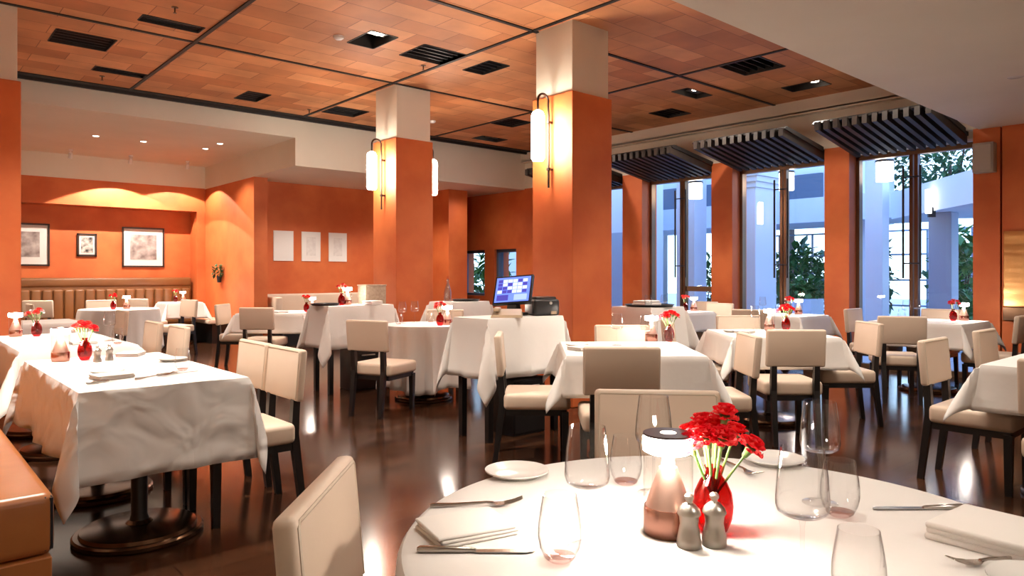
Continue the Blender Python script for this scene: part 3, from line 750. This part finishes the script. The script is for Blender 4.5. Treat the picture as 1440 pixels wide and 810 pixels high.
# ------------------------------------------------------------------ chairs in place
for (x, y, f, lab) in [
    (1.67, 3.80, 180, 'cream chair at long bench-side table, nearer of the adjoining pair'),
    (1.68, 4.27, 180, 'cream chair at long bench-side table, farther of the adjoining pair'),
    (2.01, 1.52, 223, 'cream chair across the big round table, facing the lamp'),
    (.655, 1.272, -42, 'cream chair beside the big round table, close to its knife and napkin'),
    (3.11, 2.60, 47, 'tan-backed chair seen from behind before the touch screen pillar table'),
    (3.20, 3.73, -43, 'cream chair seen from the side between touch screen cloth and square table'),
    (4.42, 3.69, 228, 'cream chair facing out behind the touch screen pillar table'),
    (4.38, 2.58, 138, 'cream chair at the window side of the touch screen pillar table'),
    (5.02, 2.56, 47, 'tan-backed chair seen from behind at the mid-floor square table'),
    (5.12, 3.74, -43, 'cream chair beside mid-floor square table, towards the sconce pillars'),
    (6.26, 2.56, 138, 'cream chair beside mid-floor square table, towards the brass panel'),
    (6.32, 3.80, 228, 'cream chair facing out behind the mid-floor square table'),
    (7.52, 4.36, 20, 'tan-backed chair at the square table by the middle glass doors'),
    (8.84, 5.62, 180, 'cream chair between the pillar and the table facing the blue court'),
    (9.20, 6.10, 180, 'cream chair close to the doors facing the blue court'),
    (7.40, 2.70, 32, 'tan-backed chair seen from behind at table by brass panel doors'),
    (9.25, 2.95, 180, 'cream chair with its back to the doors nearest the brass panel'),
    (8.62, 3.66, -90, 'cream chair in front of the orange pillar between the lit doors'),
    (8.42, 1.98, 90, 'cream chair in front of orange wall beside the brass panel'),
    (4.95, 1.60, -90, 'cream chair at the table below the brass panel, nearer of its row'),
    (6.05, 1.62, -90, 'cream chair at the table below the brass panel, farther of its row'),
    (4.12, .76, 0, 'tan-backed chair at the end of the table below the brass panel'),
    (3.46, 8.62, 45, 'tan-backed chair seen from behind at table below the three sheets'),
    (3.50, 9.86, -43, 'cream chair beside table below three sheets, towards the alcove'),
    (3.22, 5.555, 24, 'tan-backed chair pulled up to the small round folded-cloth table'),
    (4.84, 6.64, 228, 'cream chair behind the small round folded-cloth table'),
    (1.74, 5.93, 180, 'cream chair at the second bench table, nearer of its two'),
    (1.74, 6.62, 180, 'cream chair at the second bench table, farther of its two'),
    (2.02, 8.9, 180, 'cream chair at the table half behind the unlamped pillar'),
    (1.56, 11.70, 0, 'cream chair beside the round alcove table, towards the unlamped pillar'),
    (2.62, 12.72, -90, 'cream chair between round alcove table and brown tufted banquette'),
    (3.22, 13.04, 35, 'tan-backed chair at the small table in the alcove corner'),
    (1.85, 13.2, 60, 'tan-backed chair before the tufted banquette near the unlamped pillar'),
    (3.68, 11.95, 195, 'cream chair beside the round alcove table, towards the three sheets')]:
    put_chair(x, y, f, lab)

# ------------------------------------------------------------------ table ware prototypes
Z = .752
wine = thing('wine_glass', 'x', 'wine glass', (0, 0, 0))
MB().lathe([(.0, .112), (.014, .1125), (.030, .115), (.0385, .121), (.0415, .131), (.0412, .145), (.0385, .18), (.0330, .222), (.0324, .222), (.0378, .18), (.0405, .145), (.0408, .132), (.0378, .123), (.029, .1175), (0, .115)], 32).build('bowl', M['glass'], wine)
MB().lathe([(0, .0), (.036, .0), (.037, .0015), (.02, .004), (.006, .010), (.0036, .03), (.0034, .095), (.006, .110), (.010, .1125)], 24).build('foot', M['glass'], wine)
tumb = thing('tumbler', 'x', 'glass', (0, 0, 0))
MB().lathe([(.018, .002), (.027, .008), (.0345, .024), (.0385, .044), (.0375, .066), (.034, .09), (.0295, .116), (.0288, .116), (.0332, .09), (.0367, .066), (.0376, .044), (.0336, .025), (.026, .012), (0, .010)], 32).build('body', M['glass'], tumb)
MB().lathe([(0, .0), (.017, .0), (.0255, .007), (.027, .0105), (0, .0115)], 24).build('bottom', M['glass_base'], tumb)
plate = tag(MB().lathe([(0, .004), (.05, .004), (.056, .006), (.076, .016), (.079, .017), (.079, .014), (.055, .001), (.045, 0), (0, 0)], 48).build('side_plate', M['porcelain']), 'x', 'plate')
knife = thing('table_knife', 'x', 'knife', (0, 0, 0))
kb = MB(); prof = [(.0, -.007), (.06, -.0085), (.09, -.0085), (.105, -.004), (.108, .003), (.1, .007), (.0, .006)]
kb.add([(x, y, .003) for x, y in prof] + [(x, y, .0045) for x, y in prof], [tuple(range(7))[::-1], tuple(range(7, 14))] + [(i, (i + 1) % 7, (i + 1) % 7 + 7, i + 7) for i in range(7)])
kb.build('blade', M['silver'], knife, False)
MB().tube([(-.105, 0, .006), (-.10, 0, .006), (-.05, 0, .006), (-.005, 0, .005), (.0, 0, .004)], [.004, .007, .0065, .005, .004], 10).build('handle', M['silver'], knife)
fork = thing('table_fork', 'x', 'fork', (0, 0, 0))
MB().tube([(-.10, 0, .004), (-.095, 0, .0045), (-.05, 0, .006), (.02, 0, .010), (.035, 0, .008)], [.004, .006, .004, .0028, .004], 8).build('handle', M['silver'], fork)
hd = MB().add([(.03, -.004, .0075), (.045, -.011, .006), (.06, -.012, .007), (.06, .012, .007), (.045, .011, .006), (.03, .004, .0075), (.03, -.004, .009), (.045, -.011, .0075), (.06, -.012, .0085), (.06, .012, .0085), (.045, .011, .0075), (.03, .004, .009)],
              [(5, 4, 3, 2, 1, 0), (6, 7, 8, 9, 10, 11)] + [(i, (i + 1) % 6, (i + 1) % 6 + 6, i + 6) for i in range(6)])
for k in range(4):
    y = -.0098 + k * .0065
    hd.tube([(.058, y, .008), (.075, y, .011), (.092, y, .017), (.098, y, .020)], [.0019, .0018, .0015, .0008], 6)
hd.build('head', M['silver'], fork)
def napkin_mesh(w, l, layers=3):
    mb = MB()
    for k in range(layers):
        m = Matrix.Translation((.003 * math.sin(2.3 * k), .002 * math.cos(1.7 * k), .0005 + .0068 * k)) @ Matrix.Rotation(.018 * math.sin(2 * k + 1), 4, 'Z')
        mb.box(-w / 2, w / 2, -l / 2 + .002 * k, l / 2, 0, .0078, .0036, 3, mat=m)
    return mb
napk = tag(napkin_mesh(.16, .13).build('napkin', M['napkin']), 'x', 'napkin')
lamp = thing('table_lamp', 'x', 'lamp', (0, 0, 0))
MB().lathe([(0, 0), (.044, 0), (.047, .004), (.047, .050), (.045, .054), (0, .054)], 36).build('base', M['copper'], lamp)
MB().lathe([(.043, .054), (.032, .088), (.0215, .116), (.0165, .128), (.0, .128)], 32).build('inner_cone', M['copper_cone'], lamp)
MB().lathe([(.0465, .055), (.047, .152)], 36).build('glass_tube', M['lamp_glass'], lamp)
MB().lathe([(.0, .150), (.015, .150), (.040, .156), (.0475, .160), (.0485, .166), (.0485, .184), (.046, .188), (0, .188)], 36).build('light_head', M['lamp_glow'], lamp)
MB().lathe([(.013, .128), (.0115, .152)], 20).build('glow_stem', M['lamp_stem_glow'], lamp)
MB().lathe([(0, .1885), (.047, .1885), (.0485, .190), (.0475, .1935), (.016, .194)], 36).build('cap', M['lamp_cap'], lamp)
MB().lathe([(.0155, .1935), (.014, .1945), (0, .1945)], 20).build('touch_light', M['lamp_stem_glow'], lamp)
mill = thing('pepper_mill', 'x', 'mill', (0, 0, 0))
MB().lathe([(0, 0), (.0215, 0), (.0225, .003), (.0225, .012), (.0215, .016), (.018, .034), (.0165, .042), (.018, .054), (.0205, .060), (.0, .060)], 28).build('body', M['chrome'], mill)
MB().lathe([(.0, .060), (.0215, .060), (.0215, .063), (.019, .070), (.011, .078), (.006, .081), (.006, .084), (.0085, .088), (.0085, .093), (.005, .097), (0, .098)], 24).build('cap', M['chrome'], mill)
vase = thing('bud_vase', 'x', 'vase', (0, 0, 0))
MB().lathe([(0, .0), (.020, .0), (.027, .006), (.0365, .030), (.0385, .052), (.035, .078), (.025, .100), (.015, .112), (.0135, .120), (.017, .128), (.0155, .128), (.0120, .120), (.0135, .111), (.023, .098), (.033, .077), (.0365, .052), (.034, .030), (.024, .010), (0, .008)], 32).build('body', M['red_glass'], vase)
MB().lathe([(0, .009), (.022, .010), (.033, .031), (.0345, .050), (0, .050)], 24).build('water', M['glass_base'], vase)
def carnation(matname, seed):
    r = random.Random(seed)
    t = thing('carnation', 'x', 'flower', (0, 0, 0))     # origin at the bloom's base, stem goes down along -z
    bl = MB()
    for ring, (rad, z, tilt_, n, sz) in enumerate([(.010, .006, 75, 9, .016), (.007, .009, 48, 8, .017), (.004, .011, 25, 7, .017), (.001, .012, 8, 5, .015)]):
        for k in range(n):
            a = 2 * PI * (k + .5 * (ring % 2)) / n + r.uniform(-.1, .1)
            m = Matrix.Rotation(a, 4, 'Z') @ Matrix.Translation((rad * .5, 0, z)) @ Matrix.Rotation(R(tilt_ + r.uniform(-8, 8)), 4, 'Y')
            w = sz * .45
            P = [(0, -w * .25, 0), (0, w * .25, 0), (.002, w * .7, sz * .55), (.001, w * 1.0, sz * .9), (.004, w * .5, sz), (-.002, 0, sz * .94), (.004, -w * .5, sz), (.001, -w, sz * .9), (.002, -w * .7, sz * .55)]
            bl.add(P, [(0, 1, 2, 8), (8, 2, 3, 4), (8, 4, 5, 6), (8, 6, 7)], m)
    bl.build('bloom', M[matname], t, False)
    MB().lathe([(0, -.014), (.004, -.012), (.006, 0), (.008, .008), (.004, .010)], 10).build('calyx', M['stem'], t)
    MB().tube([(0, 0, -.012), (.001, .001, -.05), (0, 0, -.135)], .0019, 6).build('stem', M['stem'], t)
    return t
car_red = carnation('petal', 1); car_pink = carnation('pink_petal', 2); car_white = carnation('white_petal', 3)

def bouquet(x, y, z, n, where, seed, protos=(None,), big=1., group=None):
    r = random.Random(seed)
    for k in range(n):
        ang = 2.4 * k + r.uniform(-.3, .3)
        q_ = math.sqrt((k + .3) / n)
        rad = .060 * q_ * big
        hz = .200 - .032 * q_ * q_ + r.uniform(-.008, .008)
        if k == n - 1 and n > 8: rad, hz = .066, .165
        if k == 2 and n > 8: hz = .222
        top = Vector((rad * math.cos(ang), rad * math.sin(ang), hz))
        foot = Vector((0, 0, .075)) + Vector((top.x, top.y, 0)) * .10
        dirv = (top - foot).normalized()
        q = Vector((0, 0, 1)).rotation_difference(dirv)
        pr = protos[k % len(protos)]
        c = dup(pr, (x + top.x, y + top.y, z + top.z), 0, {'petal': 'red', 'pink_petal': 'coral', 'white_petal': 'white'}[pr.children[0].data.materials[0].name.replace('red_petal', 'petal').replace('coral_petal', 'pink_petal')] + ' carnation in the vase on the ' + where,
                'carnations on the ' + where)
        e = q.to_euler(); c.rotation_euler = (e.x, e.y, e.z); c.scale = (1.35 * big, 1.35 * big, 1.2) if n < 9 else (1.3, 1.3, 1.15)
LAMPS = []
def lit_set(k, lx, ly, vx, vy, n=5, protos=None, z=Z, seed=None):
    w = TD[k] if isinstance(k, int) else k
    dup(lamp, (lx, ly, z), 0, 'glowing copper table lamp on the ' + w); LAMPS.append((lx, ly, z))
    dup(vase, (vx, vy, z), 0, 'red glass bud vase on the ' + w)
    bouquet(vx, vy, z, n, w, seed or (hash(w) % 1 + len(w) * 7), protos or (car_red,), 1.0)

# the big round table
lit_set(0, 1.139, .836, 1.209, .782, 11, (car_red,), seed=4)
FW = R(48.566)     # the two place settings lie square to this direction
W0 = TD[0]
for (x, y, lab) in [(0.9670, 0.8885, 'wine glass on big round table beside the napkin with the long knife'),
                      (1.3201, 1.0090, 'wine glass on big round table behind the copper lamp'),
                      (1.1035, 0.5505, 'wine glass on big round table with its foot below the picture edge'),
                      (1.5347, 0.7262, 'wine glass on big round table standing behind a stemless tumbler, seen against dark floor')]:
    dup(wine, (x, y, Z), 0, lab)
for (x, y, lab) in [(0.8861, 0.8785, 'stemless tumbler on big round table near the long knife tip'),
                      (1.3274, 1.0958, 'stemless tumbler on big round table between wine glass and copper lamp'),
                      (1.4849, 0.6607, 'stemless tumbler on big round table beside knife by stacked napkin'),
                      (1.1012, 0.4618, 'stemless tumbler on big round table at the lower picture edge')]:
    dup(tumb, (x, y, Z), 0, lab)
dup(plate, (1.1836, 1.3228, Z), 0, 'white side plate at table edge near the chair across the dark floor')
dup(plate, (1.7713, 0.9641, Z), 0, 'white side plate behind the red carnations vase')
dup(plate, (1.3775, 0.2913, Z), 0, 'white side plate partly out of view beside the stacked napkin')
dup(knife, (0.8003, 1.0049, Z), FW - PI / 2, 'silver knife lying in front of the flat white napkin')
dup(knife, (1.6561, 0.5616, Z), FW + PI / 2, 'silver knife lying behind the stacked white napkin')
dup(fork, (0.9596, 1.2004, Z), FW - PI / 2 + R(3), 'silver fork behind the flat white napkin')
dup(fork, (1.4433, 0.3733, Z), FW + PI / 2 + R(14), 'silver fork in front of the stacked white napkin')
dup(fork, (1.6436, 0.9902, Z), FW - PI / 2 - R(75), 'silver fork between red vase and the side plate')
dup(napk, (0.8506, 1.0966, Z), FW - PI / 2 + R(28), 'flat folded white napkin beside the long knife on big round table')
dup(napk, (1.5582, 0.4053, Z), FW - PI / 2 + R(38), 'stacked white napkin between knife and fork on big round table', scale=(1.1, 1.35, 1.6))
dup(mill, (1.1111, 0.7692, Z), 0, 'squat silver mill directly in front of the copper lamp')
dup(mill, (1.1511, 0.7420, Z), 0, 'squat silver mill in front of the red carnation vase')

# the other tables
lit_set(1, .78, 4.80, .90, 4.79, 7, (car_pink, car_pink, car_red), seed=9)
lit_set(2, .82, 6.95, .95, 6.86, 5, (car_pink, car_white), seed=12)
lit_set(4, 2.68, 11.46, 2.50, 11.42, 4)
lit_set(5, 4.16, 13.8, 4.02, 13.76, 4)
lit_set(6, 4.42, 9.12, 4.27, 8.98, 4)
lit_set(7, 4.22, 5.75, 4.11, 5.72, 5, (car_pink,))
lit_set(8, 4.33, 3.33, 4.40, 3.22, 7)
lit_set(9, 5.98, 3.29, 6.07, 3.18, 7)
lit_set(10, 8.80, 2.58, 8.66, 2.64, 6, (car_pink, car_red))
lit_set(12, 8.60, 4.34, 8.48, 4.40, 6)
lit_set(13, 8.33, 5.69, 8.20, 5.74, 5, (car_pink,))
for (x, y, lab) in [(.93, 4.62, 'steel mill on the long white table in front of coral carnations'), (1.0, 4.66, 'steel mill on the long white table towards the chairs')]:
    dup(mill, (x, y, Z), 0, lab)
def ware(kind, items):
    for it in items: dup(kind, (it[0], it[1], Z), R(it[3]) if len(it) > 3 else 0, it[2])
ware(wine, [(1.30, 6.05, 'tall wine glass on the second bench table'), (3.90, 3.30, 'wine glass on the touch screen pillar table, towards the pillar'),
            (3.92, 3.06, 'wine glass on the touch screen pillar table, behind the tan chair back'), (4.0, 6.22, 'wine glass on small round folded-cloth table, towards the bench'),
            (4.17, 6.25, 'wine glass on small round folded-cloth table, towards the windows'), (8.20, 4.60, 'wine glass on the middle glass doors table, towards the court doors'),
            (8.30, 4.32, 'wine glass on the middle glass doors table beside its vase'), (8.30, 2.98, 'wine glass on the brass panel doors table, behind tan chair back'),
            (8.72, 3.02, 'wine glass on the brass panel doors table, near the window glass'), (8.05, 5.98, 'wine glass on the table facing the blue court'),
            (1.05, 8.85, 'wine glass on the table half behind the unlamped pillar'), (5.86, 3.36, 'wine glass on the mid-floor square table behind its lamp')])
ware(tumb, [(1.28, 5.72, 'tumbler on the second bench table corner'), (1.18, 3.92, 'tumbler on the long white table between the cutlery'), (3.88, 6.10, 'tumbler on small round folded-cloth table by the wine glasses'),
            (4.28, 6.12, 'tumbler on small round folded-cloth table behind the lamp'), (4.22, 3.10, 'tumbler on the touch screen pillar table beside the vase'),
            (8.50, 3.10, 'tumbler on the brass panel doors table'), (8.62, 4.62, 'tumbler on the middle glass doors table'), (5.80, 3.20, 'tumbler on the mid-floor square table')])
ware(plate, [(1.27, 4.40, 'white plate on the long white table by the adjoining chairs'), (.86, 4.05, 'white plate beside the napkin on the long white table'),
             (5.62, 1.10, 'white plate on the table below the brass panel'), (3.62, 3.42, 'white plate on the touch screen pillar table'), (5.55, 3.40, 'white plate on the mid-floor square table')])
ware(napk, [(.84, 3.86, 'folded napkin on the long white table near the bench end', 10), (1.16, 4.85, 'folded napkin at the far end of long white table', 60), (3.50, 3.26, 'folded napkin on the touch screen pillar table', 0),
            (5.52, 3.26, 'folded napkin on the mid-floor square table', 10), (1.1, 5.9, 'folded napkin on the second bench table', 0), (3.92, 9.0, 'folded napkin on the table below three sheets', 10)])
ware(knife, [(.80, 3.74, 'knife beside the napkin on the long white table', 20), (3.42, 3.12, 'knife on the touch screen pillar table', 50), (1.12, 3.80, 'knife beside the tumbler on the long white table', 10)])
ware(fork, [(1.0, 3.74, 'fork beside the tumbler on the long white table', 15), (3.62, 2.96, 'fork on the touch screen pillar table', 50)])
# dim side lamps on the service tables
ZS = HS + .002
dup(lamp, (3.80, 7.00, ZS), 0, 'glowing copper lamp on the service table beside the woven box')
dup(vase, (3.72, 6.98, ZS), 0, 'red bud vase on the service table with woven box')
bouquet(3.72, 6.98, ZS, 4, 'service table with woven box', 40, (car_pink,))

# ------------------------------------------------------------------ things on the service tables
t = thing('touch_screen_till', 'black touch screen till with glowing blue display on white cloth', 'till', (3.80, 4.30, ZS), R(-66))
MB().box(-.10, .10, -.09, .09, 0, .025, .008, 2).build('foot', M['black'], t)
MB().taper(0, .03, .02, .12, .09, .07, 0, .02).build('stand', M['black'], t, False)
tm = Matrix.Translation((0, -.02, .09)) @ Matrix.Rotation(R(-28), 4, 'X') @ Matrix.Rotation(R(-5), 4, 'Y')
MB().box(-.165, .165, -.012, .022, 0, .255, .006, 2, mat=tm).build('bezel', M['black'], t)
scr = MB().box(-.148, .148, -.0145, -.012, .018, .238, mat=tm).build('display', emission('display_blue', (.16, .24, .95), 1.3), t, False)
r5 = random.Random(5)
m_lb = emission('display_pale', (.55, .60, 1.), 1.5); m_db = emission('display_indigo', (.10, .08, .45), 1.)
for i in range(6):
    for j in range(4):
        x0 = -.13 + i * .043; z0 = .095 + j * .032
        MB().box(x0, x0 + .038, -.0165, -.0145, z0, z0 + .027, mat=tm).build('screen_button', m_lb if r5.random() < .65 else m_db, scr, False)
MB().box(-.13, -.03, -.0165, -.0145, .03, .08, mat=tm).build('screen_button', m_db, scr, False)
MB().box(.02, .13, -.0165, -.0145, .03, .08, mat=tm).build('entry_field', emission('display_field', (.35, .45, 1.), 1.4), scr, False)
t = thing('desk_telephone', 'beige desk telephone in front of the touch screen', 'telephone', (3.62, 4.16, ZS), R(-45))
MB().add([(-.12, -.08, 0), (.12, -.08, 0), (.12, .08, 0), (-.12, .08, 0), (-.11, -.07, .02), (.11, -.07, .02), (.11, .08, .06), (-.11, .08, .06)], [(3, 2, 1, 0), (4, 5, 6, 7), (0, 1, 5, 4), (1, 2, 6, 5), (2, 3, 7, 6), (3, 0, 4, 7)]).build('body', M['beige_plastic'], t, False)
MB().box(-.10, -.05, -.08, .08, .045, .075, .012, 3).build('handset', M['beige_plastic'], t)
t = thing('receipt_printer', 'black receipt printer against the orange pillar', 'printer', (4.03, 4.20, ZS), R(-20))
MB().box(-.11, .11, -.11, .11, 0, .13, .02, 3).build('body', M['black'], t)
MB().box(-.09, .09, -.09, .06, .125, .15, .012, 2).build('lid', M['black_wood'], t)
MB().box(.03, .08, -.114, -.11, .01, .035).build('sticker', M['beige_plastic'], t, False)
MB().lathe([(0, 0), (.012, 0), (.012, .006), (0, .006)], 12, mat=Matrix.Translation((.03, -.108, .10)) @ Matrix.Rotation(R(90), 4, 'X')).build('button', M['chrome'], t)
def tray(x, y, z, r, lab):
    return tag(MB().lathe([(0, .004), (r * .9, .004), (r, .022), (r + .006, .022), (r * .92, 0), (0, 0)], 40).build('serving_tray', M['black'], None, True, (x, y, z)), lab, 'tray')
tray(3.56, 7.04, ZS, .15, 'round black tray on service table with woven box')
tray(5.46, 7.05, ZS, .17, 'round black tray beside the glass bottle')
tray(5.95, 4.60, ZS, .25, 'big black round tray on window side of the touch screen pillar')
t = thing('woven_box', 'beige woven box standing against the farther sconce pillar', 'box', (4.15, 7.08, ZS))
MB().box(-.13, .13, -.09, .09, 0, .20, .006, 2).build('body', M['wicker'], t)
MB().box(-.135, .135, -.095, .095, .20, .215, .004, 1).build('lid', M['wicker'], t)
dup(napk, (4.03, 6.86, ZS), R(20), 'crumpled napkin in front of the woven box', scale=(1.2, 1, 2.))
t = thing('glass_bottle', 'clear glass bottle on the service table behind farther pillar', 'bottle', (5.13, 6.98, ZS))
MB().lathe([(0, 0), (.042, 0), (.045, .005), (.044, .12), (.03, .17), (.014, .22), (.0125, .27), (.015, .275), (.013, .275), (.0115, .22), (.028, .168), (.042, .118), (.042, .008), (0, .006)], 28).build('body', M['bottle_glass'], t)
MB().lathe([(0, .275), (.010, .275), (.012, .29), (.006, .31), (0, .312)], 16).build('stopper', M['glass_base'], t)
t = thing('folded_linen', 'stack of folded white linen on the big black round tray', 'linen', (5.93, 4.62, ZS + .006))
MB().box(-.13, .13, -.09, .09, 0, .03, .008, 2).box(-.12, .12, -.08, .085, .03, .055, .008, 2).build('cloths', M['napkin'], t)
dup(tumb, (5.80, 4.50, ZS + .006), 0, 'tumbler on the big black round tray')

# ------------------------------------------------------------------ lights
def light(kind, name, loc, energy, col=(1, .80, .60), size=.1, spot=None, blend=.6, rot=None):
    l = bpy.data.lights.new(name, kind); l.energy = energy; l.color = col
    if kind == 'AREA': l.size = size
    else: l.shadow_soft_size = size
    if spot: l.spot_size = R(spot); l.spot_blend = blend
    o = bpy.data.objects.new(name, l); COL.objects.link(o); o.location = loc
    if rot: o.rotation_euler = rot
    return o
WARM = (1., .905, .79)
for (x, y, e) in [(1.05, 4.2, 560), (1.1, 6.4, 260), (3.78, 6.44, 150), (3.8, 3.1, 190), (5.7, 3.1, 200), (8.84, 4.36, 70), (8.1, 9.7, 170),
                  (1.6, 8.6, 180), (4.0, 9.0, 240), (6.6, 7.4, 190), (7.2, 5.0, 150)]:
    light('SPOT', 'ceiling_spot', (x, y, HC - .03), e, WARM, .06, 95, .7)
for (x, y, e) in [(8.07, 5.54, 110), (8.1, 8.2, 100), (8.0, 3.4, 60)]:  # wide cornice wash; the spots away from the lit slot are added
    light('SPOT', 'ceiling_spot', (x, y, HC - .03), e, WARM, .06, 155, .5)
for (x, y, e) in [(1.2, .9, 62), (4.5, 1.2, 100), (7.0, 1.5, 100), (1.6, -1.4, 110), (5.2, -1.4, 110), (2.9, 2.2, 80)]:
    light('SPOT', 'cream_ceiling_spot', (x, y, 2.92), e, WARM, .06, 130, .7)
for (x, y, e) in [(2.47, 12.37, 190), (3.14, 12.39, 220), (4.10, 12.41, 190), (1.0, 12.4, 180)]:
    light('SPOT', 'bay_spot', (x, y, 3.33), e, WARM, .05, 120, .7)
for x, e in ((3.2, 240), (4.2, 120)):
    light('SPOT', 'alcove_spot', (x, 13.96, 3.17), e, WARM, .012, 124, .05)
for (x, y) in [(5.8, 11.4), (7.4, 11.4)]:
    light('SPOT', 'bulkhead_spot', (x, y, 2.90), 100, WARM, .05, 125, .7)
light('SPOT', 'bulkhead_spot', (8.6, 10.95, 2.90), 45, WARM, .2, 160, 1.)  # soft fill added to brighten the far recess, no fitting there
# dusk sky
w = bpy.data.worlds.new('dusk_sky'); SC.world = w; w.use_nodes = True
nt = w.node_tree; nt.nodes.clear()
ow = nt.nodes.new('ShaderNodeOutputWorld'); bg = nt.nodes.new('ShaderNodeBackground')
tc = nt.nodes.new('ShaderNodeTexCoord'); sx = nt.nodes.new('ShaderNodeSeparateXYZ'); rp = nt.nodes.new('ShaderNodeValToRGB')
nt.links.new(tc.outputs['Generated'], sx.inputs[0]); nt.links.new(sx.outputs['Z'], rp.inputs[0])
rp.color_ramp.elements[0].position = 0.; rp.color_ramp.elements[0].color = (.60, .82, 1., 1)
rp.color_ramp.elements[1].position = .7; rp.color_ramp.elements[1].color = (.22, .42, 1., 1)
nt.links.new(rp.outputs[0], bg.inputs[0]); bg.inputs[1].default_value = 3.3
nt.links.new(bg.outputs[0], ow.inputs[0])

# ------------------------------------------------------------------ camera
cam = bpy.data.cameras.new('camera'); co = bpy.data.objects.new('camera', cam); COL.objects.link(co)
cam.sensor_width = 36; cam.lens = 36 * 1008 / 1440; cam.clip_start = .05; cam.clip_end = 200
co.location = (0, 0, 1.25); co.rotation_euler = (R(90), 0, R(48.566 - 90))
cam.shift_y = -(405 - 386) / 1440
SC.camera = co
SC.view_settings.view_transform = 'Standard'
try: SC.view_settings.look = 'None'
except Exception: pass
SC.view_settings.gamma = 1; SC.view_settings.use_curve_mapping = False
SC.view_settings.exposure = .35
SC.cycles.use_denoising = True
try:
    SC.cycles.max_bounces = 10; SC.cycles.diffuse_bounces = 5; SC.cycles.transparent_max_bounces = 16
    SC.cycles.caustics_reflective = False; SC.cycles.caustics_refractive = False
    SC.cycles.sample_clamp_indirect = 4
except Exception: pass
